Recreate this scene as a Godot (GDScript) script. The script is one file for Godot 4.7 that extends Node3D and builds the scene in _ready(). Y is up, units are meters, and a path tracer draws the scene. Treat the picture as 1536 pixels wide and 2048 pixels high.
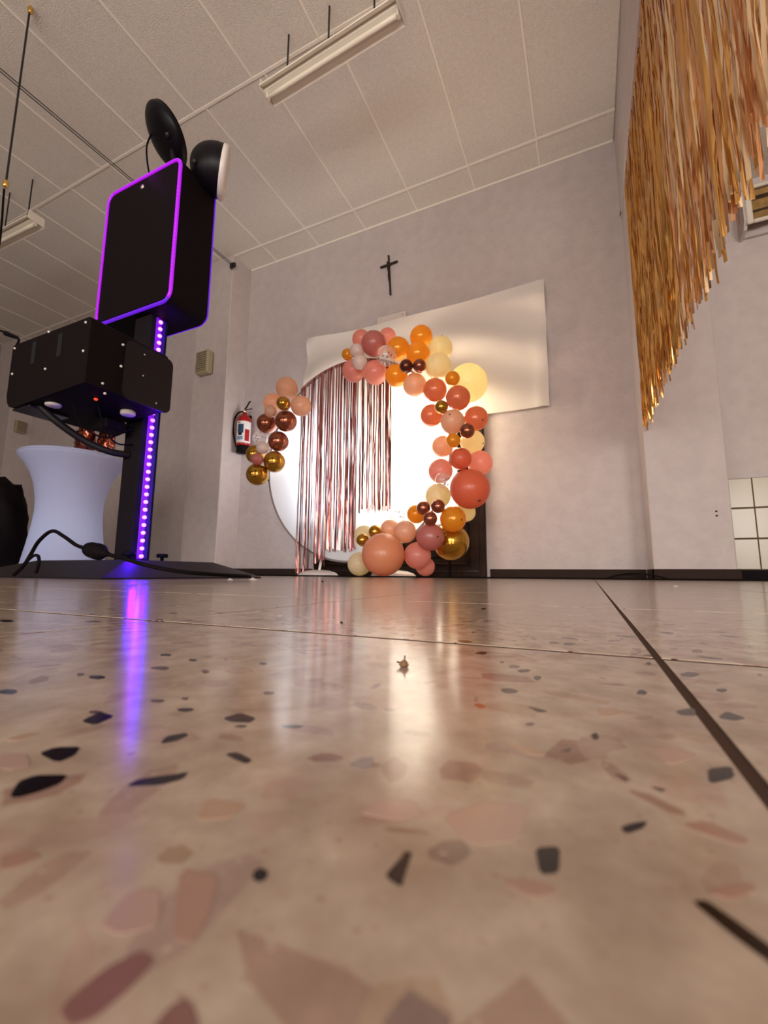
extends Node3D
# A party hall seen from the floor: balloon arch and backdrop disc, photo booth with purple lights, gold fringe curtain.

const CAM_F := 880.0          # focal length in pixels of the 1536 x 2048 frame
const CAM_H := 0.028          # lens height over the floor
const WALL_Z := -3.65
const CEIL := 3.57
const LOW_CEIL := 2.86
var eye := Vector3(0, CAM_H, 0)
var cam_right: Vector3
var cam_up: Vector3
var cam_fwd: Vector3
var rng := RandomNumberGenerator.new()
var M := {}
var taken := {}

# ---------------------------------------------------------------- helpers
func ray(px: float, py: float) -> Vector3:
	return cam_fwd + cam_right * ((px - 768.0) / CAM_F) + cam_up * ((1024.0 - py) / CAM_F)

func at_y(px: float, py: float, y: float) -> Vector3:
	var d := ray(px, py)
	return eye + d * ((y - CAM_H) / d.y)

func at_z(px: float, py: float, z: float) -> Vector3:
	var d := ray(px, py)
	return eye + d * (z / d.z)

func at_x(px: float, py: float, x: float) -> Vector3:
	var d := ray(px, py)
	return eye + d * (x / d.x)

func numbered(parent: Node, called: String) -> String:
	var key := str(parent.get_instance_id()) + called
	var n: int = taken.get(key, 0)
	taken[key] = n + 1
	return called if n == 0 else "%s_%03d" % [called, n]

func mb(smooth := false) -> SurfaceTool:
	var st := SurfaceTool.new()
	st.begin(Mesh.PRIMITIVE_TRIANGLES)
	st.set_smooth_group(0 if smooth else -1)
	return st

func done(st: SurfaceTool) -> ArrayMesh:
	st.generate_normals()
	return st.commit()

func put(called: String, mesh: Mesh, m: Material, parent: Node, at := Transform3D.IDENTITY) -> MeshInstance3D:
	var o := MeshInstance3D.new()
	o.name = numbered(parent, called)
	o.mesh = mesh
	o.material_override = m
	o.transform = at
	o.cast_shadow = GeometryInstance3D.SHADOW_CASTING_SETTING_ON
	parent.add_child(o, true)
	return o

func obj(called: String, st: SurfaceTool, m: Material, parent: Node = null, at := Transform3D.IDENTITY) -> MeshInstance3D:
	return put(called, done(st), m, self if parent == null else parent, at)

func tag(o: Node, label: String, category: String, group := "", kind := "") -> Node:
	o.set_meta("label", label)
	o.set_meta("category", category)
	if group:
		o.set_meta("group", group)
	if kind:
		o.set_meta("kind", kind)
	return o

func thing(called: String, label: String, category: String, at := Vector3.ZERO, turn := 0.0, group := "") -> Node3D:
	var o := Node3D.new()
	o.name = numbered(self, called)
	add_child(o, true)
	o.position = at
	o.rotation.y = turn
	tag(o, label, category, group)
	return o

func struct(called: String, st: SurfaceTool, m: Material, label: String, category: String) -> MeshInstance3D:
	var o := obj(called, st, m)
	tag(o, label, category, "", "structure")
	return o

func tri(st: SurfaceTool, a: Vector3, b: Vector3, c: Vector3, out: Vector3) -> void:
	if (b - a).cross(c - a).dot(out) > 0:
		st.add_vertex(a); st.add_vertex(c); st.add_vertex(b)
	else:
		st.add_vertex(a); st.add_vertex(b); st.add_vertex(c)

func quad(st: SurfaceTool, a: Vector3, b: Vector3, c: Vector3, d: Vector3, out: Vector3) -> void:
	tri(st, a, b, c, out)
	tri(st, a, c, d, out)

# a box with chamfered edges
func bx(st: SurfaceTool, c: Vector3, s: Vector3, bev := 0.004, X := Transform3D.IDENTITY) -> void:
	var h := s * 0.5
	var b := minf(bev, minf(h.x, minf(h.y, h.z)) * 0.9)
	var P := func(sx: float, sy: float, sz: float, ax: int) -> Vector3:
		var v := Vector3(sx * (h.x - b), sy * (h.y - b), sz * (h.z - b))
		v[ax] = [sx, sy, sz][ax] * h[ax]
		return X * (c + v)
	for ax in 3:
		for s1 in [-1.0, 1.0]:
			var q := []
			for k in [[-1.0, -1.0], [1.0, -1.0], [1.0, 1.0], [-1.0, 1.0]]:
				var sg := [0.0, 0.0, 0.0]
				sg[ax] = s1; sg[(ax + 1) % 3] = k[0]; sg[(ax + 2) % 3] = k[1]
				q.append(P.call(sg[0], sg[1], sg[2], ax))
			var n := Vector3.ZERO
			n[ax] = s1
			quad(st, q[0], q[1], q[2], q[3], X.basis * n)
	if b < 0.0004:
		return
	for ax in 3:
		var u := (ax + 1) % 3
		var v := (ax + 2) % 3
		for su in [-1.0, 1.0]:
			for sv in [-1.0, 1.0]:
				var a0 := [0.0, 0.0, 0.0]
				a0[u] = su; a0[v] = sv; a0[ax] = -1.0
				var a1 := a0.duplicate()
				a1[ax] = 1.0
				var n := Vector3.ZERO
				n[u] = su; n[v] = sv
				quad(st, P.call(a0[0], a0[1], a0[2], u), P.call(a1[0], a1[1], a1[2], u), P.call(a1[0], a1[1], a1[2], v), P.call(a0[0], a0[1], a0[2], v), X.basis * n)
	for sx in [-1.0, 1.0]:
		for sy in [-1.0, 1.0]:
			for sz in [-1.0, 1.0]:
				tri(st, P.call(sx, sy, sz, 0), P.call(sx, sy, sz, 1), P.call(sx, sy, sz, 2), X.basis * Vector3(sx, sy, sz))

func span(st: SurfaceTool, a: Vector3, b: Vector3, bev := 0.002) -> void:
	bx(st, (a + b) * 0.5, (b - a).abs(), bev)

# profile of (radius, height) from the bottom up, turned round y
func lathe(st: SurfaceTool, prof: Array, segs := 24, X := Transform3D.IDENTITY, squash := 1.0) -> void:
	for i in prof.size() - 1:
		var a: Vector2 = prof[i]
		var b: Vector2 = prof[i + 1]
		var t := b - a
		for k in segs:
			var p0 := TAU * k / segs
			var p1 := TAU * (k + 1) / segs
			var pm := (p0 + p1) * 0.5
			var out := X.basis * Vector3(cos(pm) * t.y, -t.x, sin(pm) * t.y)
			var v := func(q: Vector2, p: float) -> Vector3:
				return X * Vector3(q.x * cos(p), q.y, q.x * sin(p) * squash)
			if a.x > 1e-6:
				tri(st, v.call(a, p0), v.call(a, p1), v.call(b, p0), out)
			if b.x > 1e-6:
				tri(st, v.call(b, p0), v.call(b, p1), v.call(a, p1), out)

func tube(st: SurfaceTool, pts: Array, r: float, sides := 8, r_end := -1.0) -> void:
	var rings := []
	var n := pts.size()
	var side := Vector3.ZERO
	for i in n:
		var d: Vector3 = (pts[mini(i + 1, n - 1)] - pts[maxi(i - 1, 0)]).normalized()
		if side == Vector3.ZERO:
			side = d.cross(Vector3.UP if absf(d.y) < 0.9 else Vector3.RIGHT).normalized()
		else:
			side = (side - d * side.dot(d)).normalized()
		var up := side.cross(d)
		var rr: float = r if r_end < 0 else lerpf(r, r_end, float(i) / (n - 1))
		var ring := []
		for k in sides:
			var a := TAU * k / sides
			ring.append(pts[i] + (side * cos(a) + up * sin(a)) * rr)
		rings.append(ring)
	for i in n - 1:
		for k in sides:
			var k2 := (k + 1) % sides
			var mid: Vector3 = (rings[i][k] + rings[i + 1][k2]) * 0.5
			quad(st, rings[i][k], rings[i][k2], rings[i + 1][k2], rings[i + 1][k], mid - (pts[i] + pts[i + 1]) * 0.5)
	for e in [0, n - 1]:
		var o: Vector3 = pts[e] - pts[1 if e == 0 else n - 2]
		for k in sides:
			tri(st, pts[e], rings[e][k], rings[e][(k + 1) % sides], o)

func curve(ctrl: Array, per := 8) -> Array:
	var out := []
	for i in ctrl.size() - 1:
		var p0: Vector3 = ctrl[maxi(i - 1, 0)]
		var p1: Vector3 = ctrl[i]
		var p2: Vector3 = ctrl[i + 1]
		var p3: Vector3 = ctrl[mini(i + 2, ctrl.size() - 1)]
		for k in per:
			out.append(p1.cubic_interpolate(p2, p0, p3, float(k) / per))
	out.append(ctrl[-1])
	return out

# a flat outline pushed from z0 to z1 (in the axes of X)
func prism(st: SurfaceTool, poly: PackedVector2Array, z0: float, z1: float, X := Transform3D.IDENTITY) -> void:
	var idx := Geometry2D.triangulate_polygon(poly)
	for e in [[z0, -1.0], [z1, 1.0]]:
		for i in range(0, idx.size(), 3):
			var v := []
			for k in 3:
				v.append(X * Vector3(poly[idx[i + k]].x, poly[idx[i + k]].y, e[0]))
			tri(st, v[0], v[1], v[2], X.basis * Vector3(0, 0, e[1] * signf(z1 - z0)))
	var cw := 1.0 if Geometry2D.is_polygon_clockwise(poly) else -1.0
	for i in poly.size():
		var a := poly[i]
		var b := poly[(i + 1) % poly.size()]
		var d := b - a
		var out := Vector3(-d.y, d.x, 0) * cw
		quad(st, X * Vector3(a.x, a.y, z0), X * Vector3(b.x, b.y, z0), X * Vector3(b.x, b.y, z1), X * Vector3(a.x, a.y, z1), X.basis * out)

func round_rect(x0: float, y0: float, x1: float, y1: float, r: float, seg := 5) -> PackedVector2Array:
	var out := PackedVector2Array()
	for c in [[x1 - r, y0 + r, -90.0], [x1 - r, y1 - r, 0.0], [x0 + r, y1 - r, 90.0], [x0 + r, y0 + r, 180.0]]:
		for k in seg + 1:
			var a := deg_to_rad(c[2] + 90.0 * k / seg)
			out.append(Vector2(c[0] + r * cos(a), c[1] + r * sin(a)))
	return out

func material(c: Color, rough := 0.6, metal := 0.0) -> StandardMaterial3D:
	var m := StandardMaterial3D.new()
	m.albedo_color = c
	m.roughness = rough
	m.metallic = metal
	return m

func lit(m: StandardMaterial3D, c: Color, e: float) -> StandardMaterial3D:
	m.emission_enabled = true
	m.emission = c
	m.emission_energy_multiplier = e
	return m

func through(m: StandardMaterial3D, c: Color) -> StandardMaterial3D:
	m.backlight_enabled = true
	m.backlight = c
	return m

func grain(m: StandardMaterial3D, freq: float, strength: float, scale := 1.0, tone := 0.0) -> StandardMaterial3D:
	var n := FastNoiseLite.new()
	n.seed = 11
	n.noise_type = FastNoiseLite.TYPE_SIMPLEX_SMOOTH
	n.frequency = freq
	n.fractal_octaves = 4
	var t := NoiseTexture2D.new()
	t.width = 512; t.height = 512
	t.seamless = true
	t.as_normal_map = true
	t.bump_strength = strength
	t.noise = n
	m.normal_enabled = true
	m.normal_texture = t
	m.uv1_triplanar = true
	m.uv1_world_triplanar = true
	m.uv1_scale = Vector3.ONE * scale
	if tone > 0.0:
		var n2 := n.duplicate()
		n2.seed = 5
		n2.frequency = freq * 0.3
		var t2 := NoiseTexture2D.new()
		t2.width = 512; t2.height = 512
		t2.seamless = true
		t2.noise = n2
		var g := Gradient.new()
		g.set_color(0, Color.WHITE.darkened(tone))
		g.set_color(1, Color.WHITE)
		t2.color_ramp = g
		m.albedo_texture = t2
	return m

# ---------------------------------------------------------------- scene
func _ready() -> void:
	rng.seed = 4711
	setup_camera()
	setup_light()
	setup_materials()
	build_room()
	build_floor()
	build_ceiling()
	build_door()
	build_backdrop()
	build_balloons()
	build_photo_booth()
	build_table()
	build_gold_curtain()
	build_lamps()
	build_wall_things()
	build_floor_things()

func setup_camera() -> void:
	var pitch := atan(123.0 / CAM_F)
	var yaw := deg_to_rad(25.0)
	var roll := 0.0075
	cam_fwd = Vector3(-sin(yaw) * cos(pitch), sin(pitch), -cos(yaw) * cos(pitch))
	var r := Vector3(cos(yaw), 0, -sin(yaw))
	var u := r.cross(cam_fwd)
	cam_right = r * cos(roll) + u * sin(roll)
	cam_up = u * cos(roll) - r * sin(roll)
	var cam := Camera3D.new()
	cam.name = "camera"
	cam.near = 0.005
	cam.far = 60.0
	cam.fov = rad_to_deg(2.0 * atan(1024.0 / CAM_F))
	var lens := CameraAttributesPhysical.new()
	lens.frustum_focal_length = 12.0 * CAM_F / 1024.0
	lens.frustum_focus_distance = 0.38
	lens.frustum_near = 0.005
	lens.frustum_far = 60.0
	lens.exposure_aperture = 13.0
	cam.attributes = lens
	cam.transform = Transform3D(Basis(cam_right, cam_up, -cam_fwd), eye)
	add_child(cam)
	cam.current = true

func setup_light() -> void:
	var e := Environment.new()
	e.background_mode = Environment.BG_COLOR
	e.background_color = Color(0.02, 0.02, 0.025)
	e.tonemap_mode = Environment.TONE_MAPPER_LINEAR
	e.tonemap_exposure = 1.0
	e.sdfgi_enabled = true
	e.ssao_enabled = true
	e.ssil_enabled = true
	var w := WorldEnvironment.new()
	w.name = "world"
	w.environment = e
	add_child(w)
	# daylight through the row of windows in the wall behind the camera
	for k in WIN.size():
		var l := AreaLight3D.new()
		l.name = "window_light_%d" % (k + 1)
		l.area_size = Vector2(1.4, 1.4)
		l.area_normalize_energy = true
		l.light_color = Color(1.0, 0.97, 0.95)
		l.light_energy = WIN[k][1]
		l.area_range = 30.0
		l.area_attenuation = 2.0
		l.shadow_enabled = true
		l.position = Vector3(WIN[k][0], 1.05, 3.40)
		l.rotation.x = 0.0
		add_child(l)

const WIN := [[-4.2, 1.5], [-1.9, 4.5], [0.4, 10.0], [2.7, 11.0]]

func setup_materials() -> void:
	M.wall = grain(material(Color(0.78, 0.735, 0.72), 0.75), 0.03, 1.2, 1.5, 0.05)
	M.wall_tone = grain(material(Color(0.78, 0.735, 0.72), 0.75), 0.03, 1.2, 1.5, 0.05)
	M.ceiling = grain(material(Color(0.88, 0.85, 0.81), 0.9), 0.06, 4.0, 3.0, 0.05)
	M.batten = material(Color(0.93, 0.90, 0.85), 0.6)
	M.grout = material(Color(0.29, 0.225, 0.19), 0.9)
	M.grout.metallic_specular = 0.1
	M.skirting = material(Color(0.20, 0.155, 0.13), 0.7)
	M.skirting.metallic_specular = 0.2
	M.tile_white = material(Color(0.70, 0.66, 0.57), 0.25)
	M.tile_grout = material(Color(0.36, 0.29, 0.2), 0.8)
	M.black = material(Color(0.075, 0.05, 0.055), 0.65)
	M.black.metallic_specular = 0.2
	M.black_metal = material(Color(0.10, 0.08, 0.095), 0.5)
	M.black_metal.metallic_specular = 0.35
	M.grey_metal = material(Color(0.20, 0.19, 0.19), 0.4, 0.6)
	M.chrome = material(Color(0.9, 0.88, 0.85), 0.25, 0.9)
	M.dish = material(Color(0.055, 0.045, 0.06), 0.4)
	M.dish.metallic_specular = 0.3
	M.pole = material(Color(0.11, 0.09, 0.10), 0.8)
	M.pole.metallic_specular = 0.2
	M.rubber = material(Color(0.06, 0.045, 0.045), 0.7)
	M.rubber.metallic_specular = 0.2
	M.white_plastic = material(Color(0.86, 0.83, 0.80), 0.35)
	M.enamel = material(Color(0.97, 0.95, 0.89), 0.3)
	M.cream = material(Color(0.86, 0.83, 0.77), 0.4)
	M.wood_dark = grain(material(Color(0.18, 0.115, 0.08), 0.45), 0.02, 2.0, 2.0, 0.3)
	M.wood_dark.metallic_specular = 0.25
	M.wood_slat = grain(material(Color(0.72, 0.57, 0.33), 0.5), 0.02, 2.0, 3.0, 0.35)
	M.cloth = through(material(Color(0.93, 0.90, 0.86), 0.85), Color(0.5, 0.48, 0.44))
	M.disc = through(material(Color(0.95, 0.95, 0.95), 0.8), Color(0.95, 0.95, 0.95))
	M.crucifix = material(Color(0.10, 0.06, 0.05), 0.5)
	M.bronze = material(Color(0.22, 0.15, 0.08), 0.45, 0.5)
	M.beige = material(Color(0.62, 0.57, 0.46), 0.55)
	M.beige_dark = material(Color(0.44, 0.40, 0.32), 0.6)
	M.red = material(Color(0.62, 0.07, 0.06), 0.3)
	M.rose_foil = material(Color(0.74, 0.52, 0.49), 0.26, 0.85)
	M.gold_foil = material(Color(0.84, 0.64, 0.36), 0.17, 0.85)
	M.gold_foil_b = material(Color(0.82, 0.60, 0.42), 0.22, 0.8)
	M.gold_foil_c = material(Color(0.93, 0.82, 0.66), 0.24, 0.85)
	M.foil_balloon = material(Color(0.66, 0.36, 0.28), 0.16, 1.0)
	M.copper_foil = material(Color(0.58, 0.38, 0.34), 0.2, 0.9)
	M.spandex = through(material(Color(0.73, 0.76, 0.90), 0.85), Color(0.7, 0.7, 0.7))

# ---------------------------------------------------------------- room
func build_room() -> void:
	var st := mb()
	span(st, Vector3(-10.0, -0.1, WALL_Z - 0.2), Vector3(4.2, CEIL + 0.1, WALL_Z), 0.0)
	struct("wall_back", st, M.wall, "mauve-beige plastered wall behind the balloon backdrop", "wall")
	st = mb()
	span(st, Vector3(-10.2, -0.1, WALL_Z), Vector3(-10.0, CEIL + 0.1, 3.7), 0.0)
	struct("wall_left", st, M.wall, "plain plastered side wall at the far left of the hall", "wall")
	st = mb()
	span(st, Vector3(4.0, -0.1, WALL_Z), Vector3(4.2, CEIL + 0.1, 3.7), 0.0)
	struct("wall_right", st, M.wall, "plain plastered side wall beyond the gold curtain", "wall")
	# rear wall with window openings
	st = mb()
	var z0 := 3.5
	var z1 := 3.7
	span(st, Vector3(-10.0, -0.1, z0), Vector3(4.0, 0.3, z1), 0.0)
	span(st, Vector3(-10.0, 1.8, z0), Vector3(4.0, CEIL + 0.1, z1), 0.0)
	var left := -10.0
	for w in WIN:
		span(st, Vector3(left, 0.3, z0), Vector3(w[0] - 0.75, 1.8, z1), 0.0)
		left = w[0] + 0.75
	span(st, Vector3(left, 0.3, z0), Vector3(4.0, 1.8, z1), 0.0)
	struct("wall_rear", st, M.wall, "wall behind the camera with a row of windows", "wall")
	var glass := lit(material(Color(0.8, 0.8, 0.8), 0.4), Color(1.0, 0.93, 0.86), 1.6)
	for k in WIN.size():
		var x: float = WIN[k][0]
		var f := mb()
		for s in [-1.0, 1.0]:
			bx(f, Vector3(x + s * 0.72, 1.05, 3.56), Vector3(0.06, 1.5, 0.08), 0.006)
			bx(f, Vector3(x, 1.05 + s * 0.72, 3.56), Vector3(1.5, 0.06, 0.08), 0.006)
		bx(f, Vector3(x, 1.05, 3.56), Vector3(0.05, 1.4, 0.07), 0.006)
		var wnd := struct("window_%d" % (k + 1), f, M.white_plastic, "frosted window number %d from the left in the wall behind the camera" % (k + 1), "window")
		for s in [-1.0, 1.0]:
			var p := mb()
			bx(p, Vector3(x + s * 0.355, 1.05, 3.58), Vector3(0.68, 1.4, 0.012), 0.0)
			obj("window_pane", p, glass, wnd)
	# pilasters along the back wall
	var cols := [[-8.27, -7.77], [-3.96, -3.46], [0.375, 0.815]]
	var tops := [CEIL, CEIL, LOW_CEIL]
	var says := ["narrow plastered pilaster at the far left of the back wall", "plastered pilaster left of the balloon backdrop, beside the fire extinguisher", "plastered pilaster on the right, below the gold fringe curtain"]
	for k in 3:
		st = mb()
		span(st, Vector3(cols[k][0], -0.05, WALL_Z - 0.02), Vector3(cols[k][1], tops[k] + 0.02, -3.36), 0.006)
		struct("trim_%d" % (k + 1), st, M.wall, says[k], "pilaster")
	st = mb()
	span(st, Vector3(0.362, LOW_CEIL, WALL_Z - 0.02), Vector3(0.64, CEIL + 0.05, 3.6), 0.006)
	struct("trim_4", st, M.wall, "plastered beam dropping from the ceiling above the gold fringe curtain", "beam")
	# skirting
	st = mb()
	span(st, Vector3(-3.46, 0.0, WALL_Z), Vector3(-2.47, 0.07, WALL_Z + 0.012), 0.002)
	struct("baseboard_left", st, M.skirting, "dark skirting on the back wall left of the wooden door", "skirting")
	st = mb()
	span(st, Vector3(-0.74, 0.0, WALL_Z), Vector3(0.36, 0.07, WALL_Z + 0.012), 0.002)
	struct("baseboard_middle", st, M.skirting, "dark skirting on the back wall right of the balloons", "skirting")
	st = mb()
	span(st, Vector3(0.363, 0.0, WALL_Z + 0.02), Vector3(0.375, 0.07, -3.348), 0.002)
	span(st, Vector3(0.363, 0.0, -3.36), Vector3(0.83, 0.07, -3.348), 0.002)
	struct("baseboard_right", st, M.skirting, "dark skirting round the foot of the right pilaster", "skirting")
	st = mb()
	span(st, Vector3(-7.77, 0.0, WALL_Z), Vector3(-3.97, 0.07, WALL_Z + 0.012), 0.002)
	struct("baseboard_far", st, M.skirting, "dark skirting on the back wall behind the white table", "skirting")
	st = mb()
	span(st, Vector3(-3.97, 0.0, -3.36), Vector3(-3.448, 0.07, -3.348), 0.002)
	span(st, Vector3(-3.46, 0.0, WALL_Z + 0.02), Vector3(-3.448, 0.07, -3.36), 0.002)
	struct("baseboard_pilaster", st, M.skirting, "dark skirting round the foot of the left pilaster", "skirting")
	# white wall tiles on the right
	st = mb()
	span(st, Vector3(0.815, 0.0, WALL_Z - 0.01), Vector3(2.6, 0.68, WALL_Z + 0.006), 0.0)
	var tiles := struct("trim_5", st, M.tile_grout, "strip of square white wall tiles right of the right pilaster", "wall tiles")
	st = mb()
	span(st, Vector3(0.815, 0.0, WALL_Z), Vector3(2.6, 0.068, WALL_Z + 0.016), 0.001)
	obj("tile_skirting", st, M.black, tiles)
	var tm := mb()
	bx(tm, Vector3.ZERO, Vector3(0.194, 0.194, 0.008), 0.0016)
	var tmesh := done(tm)
	for i in 9:
		for j in 3:
			put("tile", tmesh, M.tile_white, tiles, Transform3D(Basis.IDENTITY, Vector3(0.905 + i * 0.2, 0.171 + j * 0.2045, WALL_Z + 0.0085)))

# ---------------------------------------------------------------- floor
func terrazzo(dark: bool, seed: int) -> ImageTexture:
	var g := RandomNumberGenerator.new()
	g.seed = seed
	var n := 2048
	var img := Image.create(n, n, false, Image.FORMAT_RGB8)
	var base := Color8(188, 171, 153)
	img.fill(base)
	var spans := func(cx: float, cy: float, a: float, b: float, turn: float, c: Color) -> void:
		var k := g.randi_range(5, 8)
		var pts := []
		for i in k:
			var t := TAU * (i + g.randf_range(-0.28, 0.28)) / k
			var q := Vector2(cos(t) * a, sin(t) * b) * g.randf_range(0.75, 1.1)
			pts.append(Vector2(cx, cy) + q.rotated(turn))
		var lo := n
		var hi := 0
		for q in pts:
			lo = mini(lo, int(q.y)); hi = maxi(hi, int(q.y))
		for y in range(maxi(lo, 0), mini(hi, n - 1) + 1):
			var x0 := 1e9
			var x1 := -1e9
			for i in k:
				var p: Vector2 = pts[i]
				var q: Vector2 = pts[(i + 1) % k]
				if (p.y <= y) != (q.y <= y):
					var x := p.x + (y - p.y) * (q.x - p.x) / (q.y - p.y)
					x0 = minf(x0, x); x1 = maxf(x1, x)
			if x1 > x0:
				img.fill_rect(Rect2i(int(x0), y, int(x1 - x0) + 1, 1), c)
	var pale := [Color8(168, 142, 128), Color8(174, 148, 134), Color8(190, 172, 154), Color8(162, 132, 118), Color8(174, 150, 126), Color8(176, 154, 144), Color8(186, 162, 148)]
	for i in 420:
		var c: Color = pale[g.randi() % pale.size()]
		spans.call(g.randf() * n, g.randf() * n, g.randf_range(14, 80), g.randf_range(10, 46), g.randf() * TAU, c.lerp(base, g.randf() * 0.6))
	var mid := [Color8(146, 114, 98), Color8(152, 120, 108), Color8(142, 112, 86), Color8(136, 116, 110)]
	for i in (170 if dark else 60):
		var c: Color = mid[g.randi() % mid.size()]
		spans.call(g.randf() * n, g.randf() * n, g.randf_range(5, 34), g.randf_range(4, 20), g.randf() * TAU, c.lerp(base, g.randf() * 0.55))
	if dark:
		for i in 330:
			var c := Color8(58, 40, 35).lerp(Color8(112, 82, 70), g.randf())
			var s := g.randf_range(6, 18) if g.randf() < 0.72 else g.randf_range(14, 40)
			spans.call(g.randf() * n, g.randf() * n, s, s * g.randf_range(0.35, 0.8), g.randf() * TAU, c)
	for i in 5000:
		var p := Vector2i(g.randi() % n, g.randi() % n)
		img.fill_rect(Rect2i(p.x, p.y, g.randi_range(2, 6), g.randi_range(2, 6)), base.lerp(Color8(160, 132, 114) if g.randf() < 0.6 else Color8(204, 188, 174), g.randf() * 0.6))
	return ImageTexture.create_from_image(img)

func polished(t: Texture2D) -> StandardMaterial3D:
	var m := material(Color.WHITE, 0.15)
	m.albedo_texture = t
	m.metallic_specular = 0.32
	var n := FastNoiseLite.new()
	n.seed = 17
	n.frequency = 0.012
	n.fractal_octaves = 5
	n.fractal_gain = 0.62
	var cloud := NoiseTexture2D.new()
	cloud.width = 1024; cloud.height = 1024
	cloud.noise = n
	var g := Gradient.new()
	g.set_color(0, Color(0.77, 0.73, 0.70))
	g.set_color(1, Color(1, 1, 1))
	cloud.color_ramp = g
	m.detail_enabled = true
	m.detail_albedo = cloud
	m.detail_blend_mode = BaseMaterial3D.BLEND_MODE_MUL
	return m

func build_floor() -> void:
	var st := mb()
	span(st, Vector3(-10.0, -0.1, WALL_Z), Vector3(4.0, -0.0003, 3.5), 0.0)
	var fl := struct("floor", st, M.grout, "polished terrazzo tile floor with brown and black stone chips", "floor")
	M.terrazzo = polished(terrazzo(true, 21))
	M.terrazzo_near = polished(terrazzo(false, 7))
	# one tile: bevelled slab with its print on top
	var side := 0.25
	var gap := 0.0026
	st = mb()
	var h := (side - gap) * 0.5
	var b := 0.00003
	var cut := -0.0009     # the cross joints are wider
	var ring := func(r: float, y: float) -> Array:
		return [Vector3(-r, y, -r - cut), Vector3(r, y, -r - cut), Vector3(r, y, r + cut), Vector3(-r, y, r + cut)]
	var top: Array = ring.call(h - b, 0.0)
	var rim: Array = ring.call(h, -b)
	var low: Array = ring.call(h, -0.006)
	var add := func(p: Array, out: Vector3) -> void:
		for t3 in [[0, 1, 2], [0, 2, 3]]:
			var v := [p[t3[0]], p[t3[1]], p[t3[2]]]
			if (v[1] - v[0]).cross(v[2] - v[0]).dot(out) > 0:
				v = [v[0], v[2], v[1]]
			for q in v:
				st.set_uv(Vector2(q.x / side + 0.5, q.z / side + 0.5))
				st.add_vertex(q)
	add.call(top, Vector3.UP)
	for i in 4:
		var j := (i + 1) % 4
		var o: Vector3 = (rim[i] + rim[j]) * Vector3(1, 0, 1)
		add.call([top[i], top[j], rim[j], rim[i]], o + Vector3.UP * 0.1)
		add.call([rim[i], rim[j], low[j], low[i]], o)
	var tile := done(st)
	var rest := []
	var near := {}
	for i in range(-39, 16):
		for j in range(-14, 15):
			var c := Vector3(0.0193 + (i + 0.5) * side, 0, -0.18 + (j + 0.5) * side)
			if c.x < -9.9 or c.x > 3.9 or c.z < WALL_Z + 0.1 or c.z > 3.4:
				continue
			var x := Transform3D(Basis(Vector3.UP, (rng.randi() % 2) * PI), c)
			if c.z < 0.1 and c.z > -1.6 and c.x > -2.0 and c.x < 0.9:
				var close := c.z > -0.2 and absf(c.x) < 0.4
				var o := put("tile", tile, M.terrazzo_near if close else M.terrazzo, fl, x)
				near[Vector2i(i, j)] = o
			else:
				rest.append(x)
	var mm := MultiMesh.new()
	mm.transform_format = MultiMesh.TRANSFORM_3D
	mm.mesh = tile
	mm.instance_count = rest.size()
	for i in rest.size():
		mm.set_instance_transform(i, rest[i])
	var field := MultiMeshInstance3D.new()
	field.name = "tile_field"
	field.multimesh = mm
	field.material_override = M.terrazzo
	field.set_meta("kind", "stuff")
	fl.add_child(field)
	# the large chips set into the tiles close to the lens
	var tone := {
		"k": material(Color(0.075, 0.05, 0.05), 0.15), "b": material(Color(0.33, 0.25, 0.21), 0.15), "g": material(Color(0.50, 0.44, 0.42), 0.15),
		"m": material(Color(0.61, 0.48, 0.42), 0.15), "t": material(Color(0.65, 0.53, 0.44), 0.15), "o": material(Color(0.62, 0.36, 0.22), 0.15), "p": material(Color(0.66, 0.55, 0.50), 0.15), "r": material(Color(0.50, 0.36, 0.33), 0.15)}
	for row in CHIPS:
		var f: PackedStringArray = row.split(" ")
		var poly := []
		for k in range(1, f.size()):
			var q := f[k].split(",")
			poly.append(at_y(float(q[0]), float(q[1]), 0.00006))
		chip(near, side, poly, tone[f[0]], fl)
	for row in SPOTS:
		var a := at_y(row[0] - row[2] * 0.5, row[1], 0.00006)
		var c := at_y(row[0] + row[2] * 0.5, row[1], 0.00006)
		var u := at_y(row[0], row[1] - row[3] * 0.5, 0.00006)
		var d := at_y(row[0], row[1] + row[3] * 0.5, 0.00006)
		var mid := (a + c) * 0.5
		var poly := []
		var n := rng.randi_range(5, 7)
		for i in n:
			var t := TAU * (i + rng.randf_range(-0.25, 0.25)) / n
			var s := rng.randf_range(0.8, 1.15)
			poly.append(mid + (c - a) * 0.5 * cos(t) * s + (d - u) * 0.5 * sin(t) * s)
		chip(near, side, poly, tone["k" if rng.randf() < 0.6 else "b"], fl)

func chip(near: Dictionary, side: float, poly: Array, m: Material, fl: Node3D) -> void:
	var mid := Vector3.ZERO
	for p in poly:
		mid += p / poly.size()
	var owner_tile: Node3D = near.get(Vector2i(floori((mid.x - 0.0193) / side), floori((mid.z + 0.18) / side)), fl)
	var inv := owner_tile.transform.affine_inverse()
	var flat := PackedVector2Array()
	var soft := []
	for i in poly.size():
		soft.append(poly[i].lerp(poly[(i + 1) % poly.size()], 0.16))
		soft.append(poly[i].lerp(poly[(i + 1) % poly.size()], 0.84))
	for p in soft:
		var q: Vector3 = inv * p
		flat.append(Vector2(q.x, -q.z))
	var st := mb()
	prism(st, flat, -0.001, 0.00006, Transform3D(Basis(Vector3.RIGHT, -PI / 2), Vector3.ZERO))
	obj("stone_chip", st, m, owner_tile)

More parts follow.
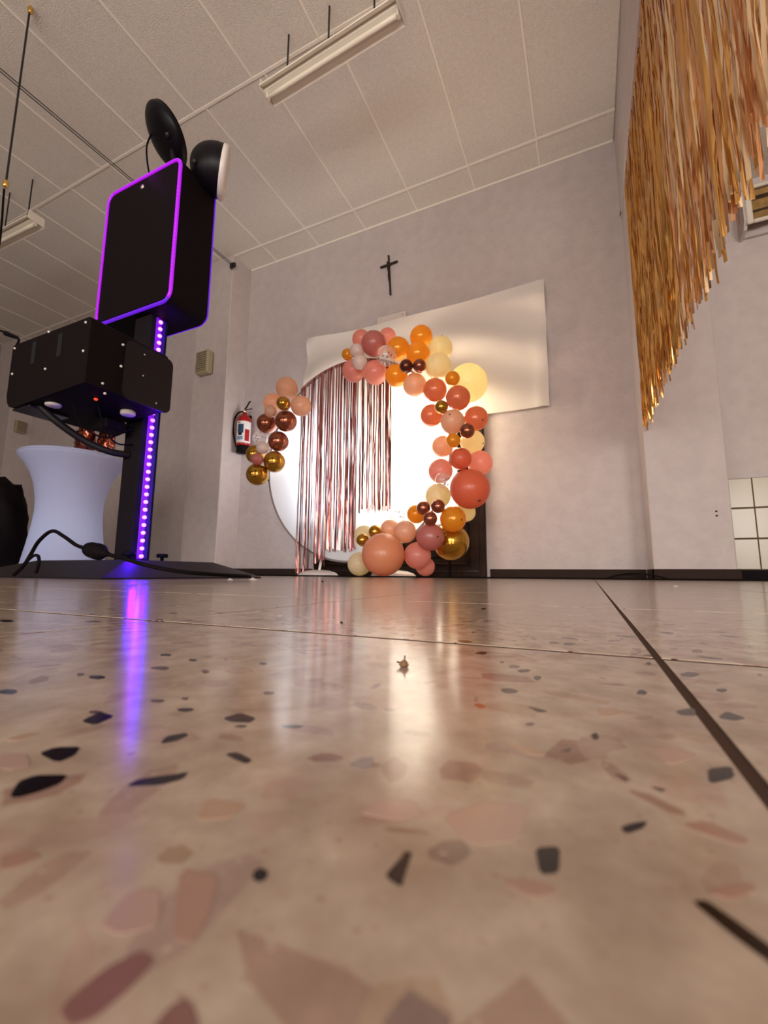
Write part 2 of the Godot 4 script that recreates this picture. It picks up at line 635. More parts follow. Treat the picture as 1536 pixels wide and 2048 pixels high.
const CHIPS := [
	"k 77,1506 110,1494 162,1493 150,1510 115,1525",
	"k 19,1592 37,1562 70,1550 137,1549 120,1567 75,1584 35,1595",
	"k 250,1572 280,1557 345,1549 377,1543 367,1557 320,1570",
	"k 320,1487 332,1472 372,1465 377,1471 350,1482",
	"k 445,1436 480,1425 512,1436 500,1445 465,1444",
	"b 466,1453 480,1449 495,1451 486,1456",
	"k 162,1442 186,1430 200,1424 230,1432 190,1450",
	"k 450,1507 475,1504 505,1520 492,1527 465,1516",
	"g 695,1531 720,1516 745,1512 749,1525 735,1539",
	"k 506,1744 520,1735 536,1742 534,1756 518,1764 505,1756",
	"k 770,1750 798,1720 810,1702 825,1705 810,1740 805,1772 788,1765",
	"k 1070,1695 1120,1692 1118,1745 1080,1748",
	"k 1240,1655 1268,1645 1295,1642 1288,1655 1253,1667",
	"k 1415,1537 1463,1532 1470,1555 1418,1567",
	"k 1383,1802 1413,1800 1478,1845 1560,1905 1560,1940 1468,1872",
	"k 1180,1470 1193,1464 1199,1475 1190,1480",
	"b 1118,1502 1143,1495 1138,1504",
	"b 1228,1545 1263,1559 1248,1560",
	"b 1300,1572 1333,1578 1323,1584",
	"k 1053,1412 1098,1422 1078,1424",
	"k 1350,1422 1388,1415 1393,1430 1363,1430",
	"k 1435,1435 1453,1422 1493,1436 1468,1441",
	"o 946,1408 960,1406 974,1414 960,1417",
	"r 300,2060 340,2012 370,1995 388,2015 400,2060",
	"r 118,2015 205,1940 280,1900 310,1920 260,1975 190,2035 140,2052",
	"m 360,1735 440,1750 415,1840 385,1885 345,1875",
	"p 200,1850 260,1780 320,1775 320,1850 240,1870",
	"t 390,1640 415,1595 495,1608 460,1635",
	"p 715,1625 768,1600 828,1600 843,1620 798,1640",
	"m 1363,1647 1413,1642 1503,1680 1483,1690 1393,1662",
	"m 998,1760 1050,1757 1108,1770 1113,1785 1068,1795",
	"t 1008,1485 1060,1495 1093,1505 1088,1512 1048,1507",
	"m 1413,1785 1493,1762 1518,1775 1468,1800",
	"p 880,1630 980,1600 1060,1610 1040,1680 940,1690",
	"p 1290,1500 1350,1490 1400,1510 1340,1530",
	"t 1190,1418 1230,1414 1250,1428 1205,1434",
	"p 0,1508 50,1506 62,1530 20,1540 0,1535",
	"t 10,1478 60,1465 80,1468 30,1481",
	"m 0,1710 60,1700 84,1712 30,1735 0,1740"]

const SPOTS := [[320, 1336, 39, 9], [13, 1242, 30, 5], [187, 1243, 32, 5], [333, 1310, 24, 6], [385, 1320, 22, 6], [411, 1343, 17, 8], [195, 1354, 44, 9], [16, 1384, 42, 11], [160, 1349, 20, 7], [315, 1402, 30, 7], [372, 1419, 36, 8], [370, 1397, 18, 6], [539, 1386, 24, 7], [192, 1424, 30, 8], [526, 1327, 20, 5],
	[1017, 1381, 38, 11], [1028, 1333, 26, 7], [1048, 1341, 30, 7], [1075, 1355, 20, 10], [1108, 1285, 28, 6], [1137, 1287, 26, 6], [1379, 1349, 40, 10], [1395, 1302, 26, 7], [1283, 1385, 26, 11], [963, 1306, 28, 6], [1444, 1380, 28, 8], [1003, 1324, 12, 4], [968, 1217, 12, 4], [1297, 1327, 12, 6], [1520, 1349, 12, 4], [585, 1452, 52, 6], [1060, 1448, 20, 6]]

# ---------------------------------------------------------------- ceiling
func build_ceiling() -> void:
	var st := mb()
	span(st, Vector3(-10.0, CEIL + 0.012, WALL_Z - 0.1), Vector3(0.5, CEIL + 0.2, 3.6), 0.0)
	var c := struct("ceiling", st, M.ceiling, "panelled ceiling of rough off-white boards with narrow joints", "ceiling")
	var rows := [[WALL_Z, -3.377], [-3.377, -2.057], [-2.057, -0.737], [-0.737, 0.58], [0.58, 1.9], [1.9, 3.5]]
	var k := 0
	for r in rows:
		var x := 0.355
		var n := 0
		while x > -10.0:
			var x2: float = (-0.22 - 0.571 * n) - (0.1 if k >= 2 else 0.0)
			var p := mb()
			span(p, Vector3(maxf(x2, -10.0) + 0.002, CEIL, r[0] + 0.002), Vector3(x - 0.002, CEIL + 0.013, r[1] - 0.002), 0.003)
			obj("panel", p, M.ceiling, c)
			if k >= 0 and k < 3 and x2 > -9.9:
				var q := mb()
				bx(q, Vector3(x2, CEIL - 0.002, (r[0] + r[1]) * 0.5), Vector3(0.016, 0.006, r[1] - r[0] - 0.01), 0.002)
				obj("joint_strip", q, M.batten, c)
			x = x2
			n += 1
		if k > 0 and k < 4:
			var q := mb()
			bx(q, Vector3(-4.82, CEIL - 0.002, r[0]), Vector3(10.35, 0.007, 0.022), 0.002)
			obj("joint_strip", q, M.batten, c)
		k += 1
	st = mb()
	bx(st, Vector3(-1.55, CEIL - 0.008, WALL_Z + 0.008), Vector3(3.8, 0.016, 0.016), 0.003)
	obj("edge_bead", st, M.batten, c)
	st = mb()
	span(st, Vector3(0.5, LOW_CEIL, WALL_Z - 0.1), Vector3(4.0, LOW_CEIL + 0.2, 3.6), 0.0)
	struct("ceiling_low", st, M.ceiling, "lower plain ceiling beyond the gold fringe curtain", "ceiling")

# ---------------------------------------------------------------- door
func build_door() -> void:
	var st := mb()
	var x0 := -2.43
	var x1 := -0.765
	for x in [x0, x1 - 0.05]:
		span(st, Vector3(x, 0, WALL_Z), Vector3(x + 0.05, 1.95, WALL_Z + 0.05), 0.004)
	span(st, Vector3(x0 + 0.05, 1.9, WALL_Z), Vector3(x1 - 0.05, 1.95, WALL_Z + 0.05), 0.004)
	var d := struct("door_1", st, M.wood_dark, "dark brown panelled double door half hidden behind the backdrop disc", "door")
	var mid := (x0 + x1) * 0.5
	for s in [0, 1]:
		var a: float = (x0 + 0.052) if s == 0 else mid + 0.002
		var b: float = mid - 0.002 if s == 0 else (x1 - 0.052)
		st = mb()
		span(st, Vector3(a, 0.006, WALL_Z), Vector3(b, 1.897, WALL_Z + 0.028), 0.003)
		var leaf := obj("door_leaf", st, M.wood_dark, d)
		for yy in [[0.10, 0.78], [0.92, 1.78]]:
			st = mb()
			var y0: float = yy[0]
			var y1: float = yy[1]
			for q in [[a + 0.09, y0, b - 0.09, y0 + 0.02], [a + 0.09, y1 - 0.02, b - 0.09, y1], [a + 0.09, y0 + 0.02, a + 0.11, y1 - 0.02], [b - 0.11, y0 + 0.02, b - 0.09, y1 - 0.02]]:
				span(st, Vector3(q[0], q[1], WALL_Z + 0.026), Vector3(q[2], q[3], WALL_Z + 0.044), 0.006)
			obj("moulding", st, M.wood_dark, leaf)
			st = mb()
			span(st, Vector3(a + 0.15, y0 + 0.06, WALL_Z + 0.02), Vector3(b - 0.15, y1 - 0.06, WALL_Z + 0.037), 0.008)
			obj("panel", st, M.wood_dark, leaf)
		st = mb()
		bx(st, Vector3((a + b) * 0.5, 0.05, WALL_Z + 0.031), Vector3(b - a - 0.02, 0.008, 0.008), 0.002)
		obj("kick_strip", st, M.grey_metal, leaf)

# ---------------------------------------------------------------- disc, fringes, banner
const DISC := Vector3(-1.865, 1.03, -3.3)
const DISC_R := 0.905

func build_backdrop() -> void:
	var t := thing("backdrop_stand", "round backdrop stand, white fabric stretched over a thin hoop in front of the door", "backdrop", Vector3(DISC.x, 0, DISC.z))
	var st := mb(true)
	var ring := []
	for k in 97:
		var a := TAU * k / 96
		ring.append(Vector3(cos(a) * DISC_R, DISC.y + sin(a) * DISC_R, 0))
	tube(st, ring, 0.009, 8)
	obj("hoop", st, M.grey_hoop if M.has("grey_hoop") else material(Color(0.6, 0.57, 0.55), 0.35, 0.3), t)
	# stretched fabric, slightly billowed and creased towards its lower rim
	st = mb(true)
	var g := []
	for i in 15:
		var row := []
		for k in 96:
			var a := TAU * k / 96
			var rr := i / 14.0
			var z := -0.004 - 0.02 * (1 - rr * rr)
			var lowpart := clampf(-sin(a) - 0.7, 0.0, 0.3) / 0.3
			z += lowpart * rr * rr * 0.008 * sin(a * 60)
			row.append(Vector3(cos(a) * rr * (DISC_R - 0.004), DISC.y + sin(a) * rr * (DISC_R - 0.004), z))
		g.append(row)
	for i in 14:
		for k in 96:
			var k2 := (k + 1) % 96
			if i > 0:
				tri(st, g[i][k], g[i][k2], g[i + 1][k], Vector3.BACK)
			tri(st, g[i][k2], g[i + 1][k2], g[i + 1][k], Vector3.BACK)
	obj("fabric", st, M.disc, t)
	for s in [[-0.30, 0.0], [0.42, 0.0]]:
		st = mb(true)
		lathe(st, [Vector2(0, 0), Vector2(0.19, 0), Vector2(0.195, 0.008), Vector2(0.17, 0.03), Vector2(0.11, 0.048), Vector2(0.05, 0.054), Vector2(0, 0.055)], 28, Transform3D(Basis.from_scale(Vector3(1, 1, 0.7)), Vector3(s[0], 0, 0.02)))
		obj("foot", st, M.white_plastic, t)
		st = mb()
		tube(st, [Vector3(s[0], 0.04, 0.0), Vector3(s[0] * 0.9, 0.2, 0.0)], 0.011, 8)
		obj("upright", st, M.enamel, t)
	# lamps behind the disc
	light_panel(Vector3(-1.32, 1.0, -3.55), Vector2(0.66, 1.1), 1.15, Color(1.0, 0.94, 0.84), "flat lit lamp panel on thin feet behind the right half of the disc")
	light_panel(Vector3(-2.10, 0.95, -3.55), Vector2(0.6, 0.9), 0.42, Color(0.88, 0.94, 1.0), "flat lit lamp panel on thin feet behind the left half of the disc")
	lamp_behind(Vector3(-1.08, 1.32, -3.44), 0.42, Color(1.0, 0.93, 0.80), "small lit floodlight clipped to the hoop behind the upper right of the disc")
	lamp_behind(Vector3(-2.60, 1.28, -3.45), 0.24, Color(0.97, 0.97, 1.0), "added unseen floodlight behind the left edge of the disc, brightening the left pilaster")  # added lamp, stands in for side spill onto the left pilaster
	fringe("long rose gold foil fringe hanging over the left half of the disc", 597, 713, 54, true)
	fringe("shorter rose gold foil fringe hanging over the middle of the disc", 720, 783, 26, false)
	# white cloth on the wall
	st = mb(true)
	var nx := 48
	var ny := 26
	var gp := []
	for i in nx + 1:
		var col := []
		for j in ny + 1:
			var u := float(i) / nx
			var v := float(j) / ny
			var x := lerpf(-2.605, -0.228, u) 
			var ytop := 2.495 - 0.05 * sin(u * PI)
			var ybot := 1.365
			var y := lerpf(ybot, ytop, v)
			var dl := Vector2(u, (1 - v) * 0.5).length()
			var dr := Vector2(1 - u, (1 - v) * 0.5).length()
			var z := 0.035 + 0.05 * smoothstep(0.0, 0.07, u) * smoothstep(1.0, 0.7, u) * (1.0 - smoothstep(0.6, 0.85, v)) + 0.042 * (1.0 - 0.75 * smoothstep(0.8, 1.0, v)) * sin((v * 7 - u * 6) * 2.0) * exp(-2.5 * dl) + 0.042 * (1.0 - 0.75 * smoothstep(0.8, 1.0, v)) * sin((v * 9 + u * 8) * 1.7) * exp(-2.0 * dr) + 0.008 * sin(v * 26 + sin(u * 5) * 2) * pow(v, 4.0) + 0.01 * sin(u * 9 + v * 3)
			z -= 0.03 * exp(-40 * (minf(u, 1 - u) + (1 - v)))
			if u > 0.955:
				z += 0.015 * sin((u - 0.955) / 0.045 * PI)
			col.append(Vector3(x, y, WALL_Z + maxf(z, 0.006)))
		gp.append(col)
	for i in nx:
		for j in ny:
			quad(st, gp[i][j], gp[i + 1][j], gp[i + 1][j + 1], gp[i][j + 1], Vector3.BACK)
	tag(obj("wall_banner", st, M.cloth), "creased white cloth sheet taped to the wall behind the top of the balloon arch", "cloth")
	# acrylic plate above the cloth
	var pl := thing("sign_plate", "small pale acrylic plate with two screws peeking above the white cloth", "plate", Vector3(-1.625, 2.44, WALL_Z + 0.004))
	st = mb()
	bx(st, Vector3(0, 0, 0.018), Vector3(0.305, 0.17, 0.006), 0.001)
	obj("plate", st, material(Color(0.86, 0.81, 0.77), 0.15), pl)
	for s in [-1, 1]:
		st = mb(true)
		lathe(st, [Vector2(0.0, 0), Vector2(0.008, 0), Vector2(0.008, 0.024), Vector2(0.005, 0.027), Vector2(0, 0.028)], 12, Transform3D(Basis(Vector3.RIGHT, PI / 2), Vector3(s * 0.115, 0.055, 0)))
		obj("screw", st, M.chrome, pl)

func light_panel(at: Vector3, size: Vector2, energy: float, c: Color, label: String) -> void:
	var t := thing("light_panel", label, "lamp", Vector3(at.x, 0, at.z))
	var st := mb()
	bx(st, Vector3(0, at.y, -0.012), Vector3(size.x + 0.03, size.y + 0.03, 0.02), 0.004)
	obj("housing", st, M.white_plastic, t)
	for s in [-1, 1]:
		st = mb()
		bx(st, Vector3(s * size.x * 0.4, (at.y - size.y * 0.5) * 0.5, -0.012), Vector3(0.02, at.y - size.y * 0.5, 0.016), 0.003)
		obj("leg", st, M.black, t)
	st = mb()
	bx(st, Vector3(0, at.y, 0.001), Vector3(size.x, size.y, 0.006), 0.001)
	obj("lamp_face", st, lit(material(Color.WHITE, 0.5), c, 1.5), t)
	var l := AreaLight3D.new()
	l.name = "panel_glow"
	l.area_size = size
	l.area_normalize_energy = true
	l.light_color = c
	l.light_energy = energy
	l.area_range = 20.0
	l.area_attenuation = 2.0
	l.shadow_enabled = true
	l.position = Vector3(0, at.y, 0.012)
	l.rotation.y = PI
	t.add_child(l)

func lamp_behind(at: Vector3, energy: float, c: Color, label: String) -> void:
	var t := thing("floodlight", label, "lamp", Vector3(at.x, 0, at.z))
	var st := mb(true)
	var d := Vector2(at.x - DISC.x, at.y - DISC.y).normalized() * DISC_R
	var hold := Vector3(DISC.x + d.x, DISC.y + d.y, DISC.z - 0.012) - t.position
	tube(st, curve([hold, hold + Vector3(0, 0, -0.09), Vector3(0, at.y, 0) + (hold - Vector3(0, at.y, 0)) * 0.5 + Vector3(0, 0, -0.04), Vector3(0, at.y + 0.03, 0)], 5), 0.006, 8)
	obj("clip_arm", st, M.black, t)
	st = mb(true)
	lathe(st, [Vector2(0, at.y - 0.05), Vector2(0.03, at.y - 0.04), Vector2(0.042, at.y), Vector2(0.03, at.y + 0.04), Vector2(0, at.y + 0.05)], 16)
	obj("lamp_bulb", st, lit(material(Color.WHITE, 0.5), c, 3.0), t)
	var l := OmniLight3D.new()
	l.name = "floodlight_glow"
	l.light_color = c
	l.light_energy = energy
	l.light_size = 0.09
	l.omni_range = 20.0
	l.omni_attenuation = 2.0
	l.shadow_enabled = true
	l.position = Vector3(0, at.y, 0)
	t.add_child(l)

func strand(len: float, w: float, crinkle: float, seed: int) -> ArrayMesh:
	var g := RandomNumberGenerator.new()
	g.seed = seed
	var st := mb(true)
	var n := maxi(10, int(len * 26))
	var a := g.randf() * TAU
	var tw := 0.0
	var z := 0.0
	var L := []
	for i in n + 1:
		var y := -len * i / n
		var f := float(i) / n
		tw += g.randf_range(-1, 1) * 0.34 * crinkle * (0.4 + f)
		z = z * 0.9 + g.randf_range(-1, 1) * 0.0022 * crinkle
		var d := Vector3(cos(tw), 0, sin(tw)) * w * 0.5
		var c := Vector3(sin(a + f * 5) * 0.004 * f + z, y, z * 1.4)
		L.append([c - d, c + d])
	for i in n:
		var k := i + 1
		for v in [L[i][0], L[i][1], L[k][1], L[i][0], L[k][1], L[k][0]]:
			st.add_vertex(v)
	st.generate_normals()
	return st.commit()

func fringe(label: String, x0: float, x1: float, n: int, long_left: bool) -> void:
	var t := thing("fringe_curtain", label, "curtain", Vector3(DISC.x, 0, DISC.z + 0.03), 0.0, "rose gold fringes on the disc")
	var variants := []
	for k in 6:
		variants.append(strand(1.0, 0.011 if k % 3 else 0.016, 0.9, 50 + k))
	var st := mb(true)
	var top := []
	for i in n:
		var px := lerpf(x0, x1, (i + rng.randf_range(-0.42, 0.42)) / (n - 1))
		var p := at_z(px, 900, DISC.z + 0.03)
		var dx := p.x - DISC.x
		var ytop := DISC.y + sqrt(maxf(0.0, DISC_R * DISC_R - dx * dx)) - 0.004
		var ybot := 0.56 + rng.randf_range(-0.03, 0.02)
		if long_left:
			var s := (px - x0) / (x1 - x0)
			ybot = rng.randf_range(0.004, 0.05) if s < 0.33 else (rng.randf_range(0.08, 0.17) if s < 0.5 else rng.randf_range(0.2, 0.24))
		var len := ytop - ybot
		var bs := Basis.from_scale(Vector3(1, len, 1)) * Basis(Vector3.UP, 0.0)
		var m: Material = M.rose_foil if rng.randf() < 0.6 else M.copper_foil
		put("foil_strand", variants[rng.randi() % 6], m, t, Transform3D(Basis(Vector3.UP, rng.randf_range(-0.9, 0.9)) * bs, Vector3(dx, ytop, rng.randf_range(-0.006, 0.012))))
		top.append(Vector3(dx, ytop, 0.0))
	top.sort_custom(func(a, b): return a.x < b.x)
	tube(st, top, 0.006, 6)
	obj("header_tape", st, M.rose_foil, t)

# ---------------------------------------------------------------- balloons
var balloon_mesh := {}

func build_balloons() -> void:
	var st := mb(true)
	var prof := []
	for i in 19:
		var a := PI * i / 18
		var y := -cos(a)
		var r := sin(a)
		# a little narrower towards the neck
		if y < 0:
			r *= 1.0 - 0.10 * y * y
			y *= 1.08
		prof.append(Vector2(maxf(r, 0.0), y))
	prof[0] = Vector2(0.05, -1.14)
	prof[1] = Vector2(0.09, -1.085)
	lathe(st, prof, 32)
	balloon_mesh.body = done(st)
	st = mb(true)
	lathe(st, [Vector2(0.0, -1.24), Vector2(0.11, -1.235), Vector2(0.10, -1.21), Vector2(0.05, -1.165), Vector2(0.06, -1.14), Vector2(0.05, -1.11), Vector2(0, -1.10)], 12)
	balloon_mesh.knot = done(st)
	st = mb(true)
	lathe(st, [Vector2(0.085, 0.985), Vector2(0.075, 1.003), Vector2(0.045, 1.012), Vector2(0, 1.015)], 12)
	balloon_mesh.spot = done(st)
	var g := RandomNumberGenerator.new()
	g.seed = 99
	st = mb()
	for i in 20:
		var d := Vector3(g.randf_range(-1, 1), g.randf_range(-1, 1), g.randf_range(-1, 1)).normalized() * 0.97
		var u := d.cross(Vector3.UP).normalized() * 0.085
		var v := d.cross(u).normalized() * 0.085
		for k in 6:
			var a0 := TAU * k / 6
			var a1 := TAU * (k + 1) / 6
			tri(st, d, d + u * cos(a0) + v * sin(a0), d + u * cos(a1) + v * sin(a1), d)
	balloon_mesh.confetti = done(st)
	var kinds := {
		"peach": [Color(0.94, 0.77, 0.64), 0.3, 0.0, Color(0.97, 0.80, 0.65)],
		"beige": [Color(0.90, 0.76, 0.64), 0.32, 0.0, Color(0.93, 0.76, 0.6)],
		"cream": [Color(0.93, 0.88, 0.74), 0.38, 0.0, Color(0.98, 0.94, 0.76)],
		"yellow": [Color(0.97, 0.92, 0.74), 0.32, 0.0, Color(1.0, 0.96, 0.80)],
		"orange": [Color(0.92, 0.64, 0.47), 0.36, 0.0, Color(0.85, 0.6, 0.42)],
		"pink": [Color(0.89, 0.60, 0.55), 0.3, 0.0, Color(1.0, 0.79, 0.71)],
		"mauve": [Color(0.75, 0.47, 0.43), 0.32, 0.0, Color(0.8, 0.5, 0.45)],
		"coral": [Color(0.86, 0.47, 0.33), 0.34, 0.0, Color(0.95, 0.58, 0.42)],
		"white": [Color(0.92, 0.86, 0.82), 0.3, 0.0, Color(0.9, 0.84, 0.8)],
		"gold": [Color(0.74, 0.55, 0.20), 0.13, 0.8, Color.BLACK],
		"amber": [Color(0.93, 0.66, 0.20), 0.16, 0.2, Color(1.0, 0.78, 0.36)],
		"copper": [Color(0.62, 0.36, 0.26), 0.14, 0.75, Color.BLACK],
		"ember": [Color(0.80, 0.51, 0.39), 0.18, 0.2, Color(0.95, 0.68, 0.52)],
		"brown": [Color(0.42, 0.22, 0.16), 0.26, 0.7, Color.BLACK]}
	var mats := {}
	for k in kinds:
		var q: Array = kinds[k]
		var m := material(q[0], q[1], q[2])
		if q[3] != Color.BLACK:
			through(m, q[3])
		m.clearcoat_enabled = q[2] < 0.1
		m.clearcoat = 0.25
		m.clearcoat_roughness = 0.15
		mats[k] = [m, material(q[0].darkened(0.55), 0.5)]
	var clear := material(Color(0.98, 0.92, 0.88, 0.16), 0.08)
	clear.transparency = BaseMaterial3D.TRANSPARENCY_ALPHA
	mats.clear = [clear, material(Color(0.6, 0.5, 0.45), 0.5)]
	M.confetti = material(Color(0.28, 0.12, 0.07), 0.4, 0.5)
	var made := {}
	# places: every balloon on its line of sight, in front of the disc, then eased apart where two press into each other
	var at := []
	for row in BALLOONS:
		var z: float = -3.16 + (row[4] + 3.3) * 1.3
		var p := at_z(row[1], row[2], z)
		var r: float = row[3] * (p - eye).dot(cam_fwd) / CAM_F
		var off := Vector2(p.x - DISC.x, p.y - DISC.y).length()
		if off < DISC_R + r and p.z - r < DISC.z + 0.015:
			p = at_z(row[1], row[2], DISC.z + 0.02 + r * 0.98)
			r = row[3] * (p - eye).dot(cam_fwd) / CAM_F
		at.append([p, r])
	for turn in 5:
		for i in at.size():
			for j in at.size():
				if i == j or at[i][0].z < at[j][0].z:
					continue
				var short: float = 0.84 * (at[i][1] + at[j][1]) - at[i][0].distance_to(at[j][0])
				if short > 0.0 and at[i][0].z < -2.7:
					var k: float = 1.0 - short * 0.5 / at[i][0].distance_to(eye)
					at[i] = [eye + (at[i][0] - eye) * k, at[i][1] * k]
	for n in BALLOONS.size():
		var row: Array = BALLOONS[n]
		var grp: String = {"L": "balloons of the left cluster", "T": "balloons of the top cluster", "R": "balloons of the right cluster", "B": "balloons of the bottom cluster"}[row[0]]
		var kind: String = row[5]
		var p: Vector3 = at[n][0]
		var r: float = at[n][1]
		p.y = maxf(p.y, r + 0.004)
		var o: Node3D
		if made.has(kind):
			o = made[kind].duplicate()
			o.name = numbered(self, "balloon")
			add_child(o, true)
			for c in o.get_children():
				if c.name.begins_with("crown"):
					o.remove_child(c)
					c.free()
		else:
			o = Node3D.new()
			o.name = numbered(self, "balloon")
			add_child(o, true)
			put("body", balloon_mesh.body, mats[kind][0], o)
			put("knot", balloon_mesh.knot, mats[kind][1], o)
			if kind == "clear":
				var cf := put("confetti", balloon_mesh.confetti, M.confetti, o)
				cf.set_meta("kind", "stuff")
			made[kind] = o
		# the neck points into the garland; where the photo shows the crown spot it looks at the lens
		var axis := Vector3(rng.randf_range(-0.4, 0.4), rng.randf_range(0.1, 0.5), 1.0)
		if row.size() > 7:
			var to_eye := (eye - p).normalized()
			var dx: float = row[7]
			var dy: float = row[8]
			axis = to_eye * sqrt(maxf(0.05, 1.0 - dx * dx - dy * dy)) + cam_right * dx - cam_up * dy
		else:
			axis = axis.rotated(Vector3.FORWARD, rng.randf_range(-0.5, 0.5))
		axis = axis.normalized()
		var side := axis.cross(Vector3.UP).normalized()
		o.transform = Transform3D(Basis(side, axis, side.cross(axis)).scaled(Vector3.ONE * r), p)
		if row.size() > 7:
			put("crown_spot", balloon_mesh.spot, mats[kind][1], o)
		tag(o, row[6], "balloon", grp)

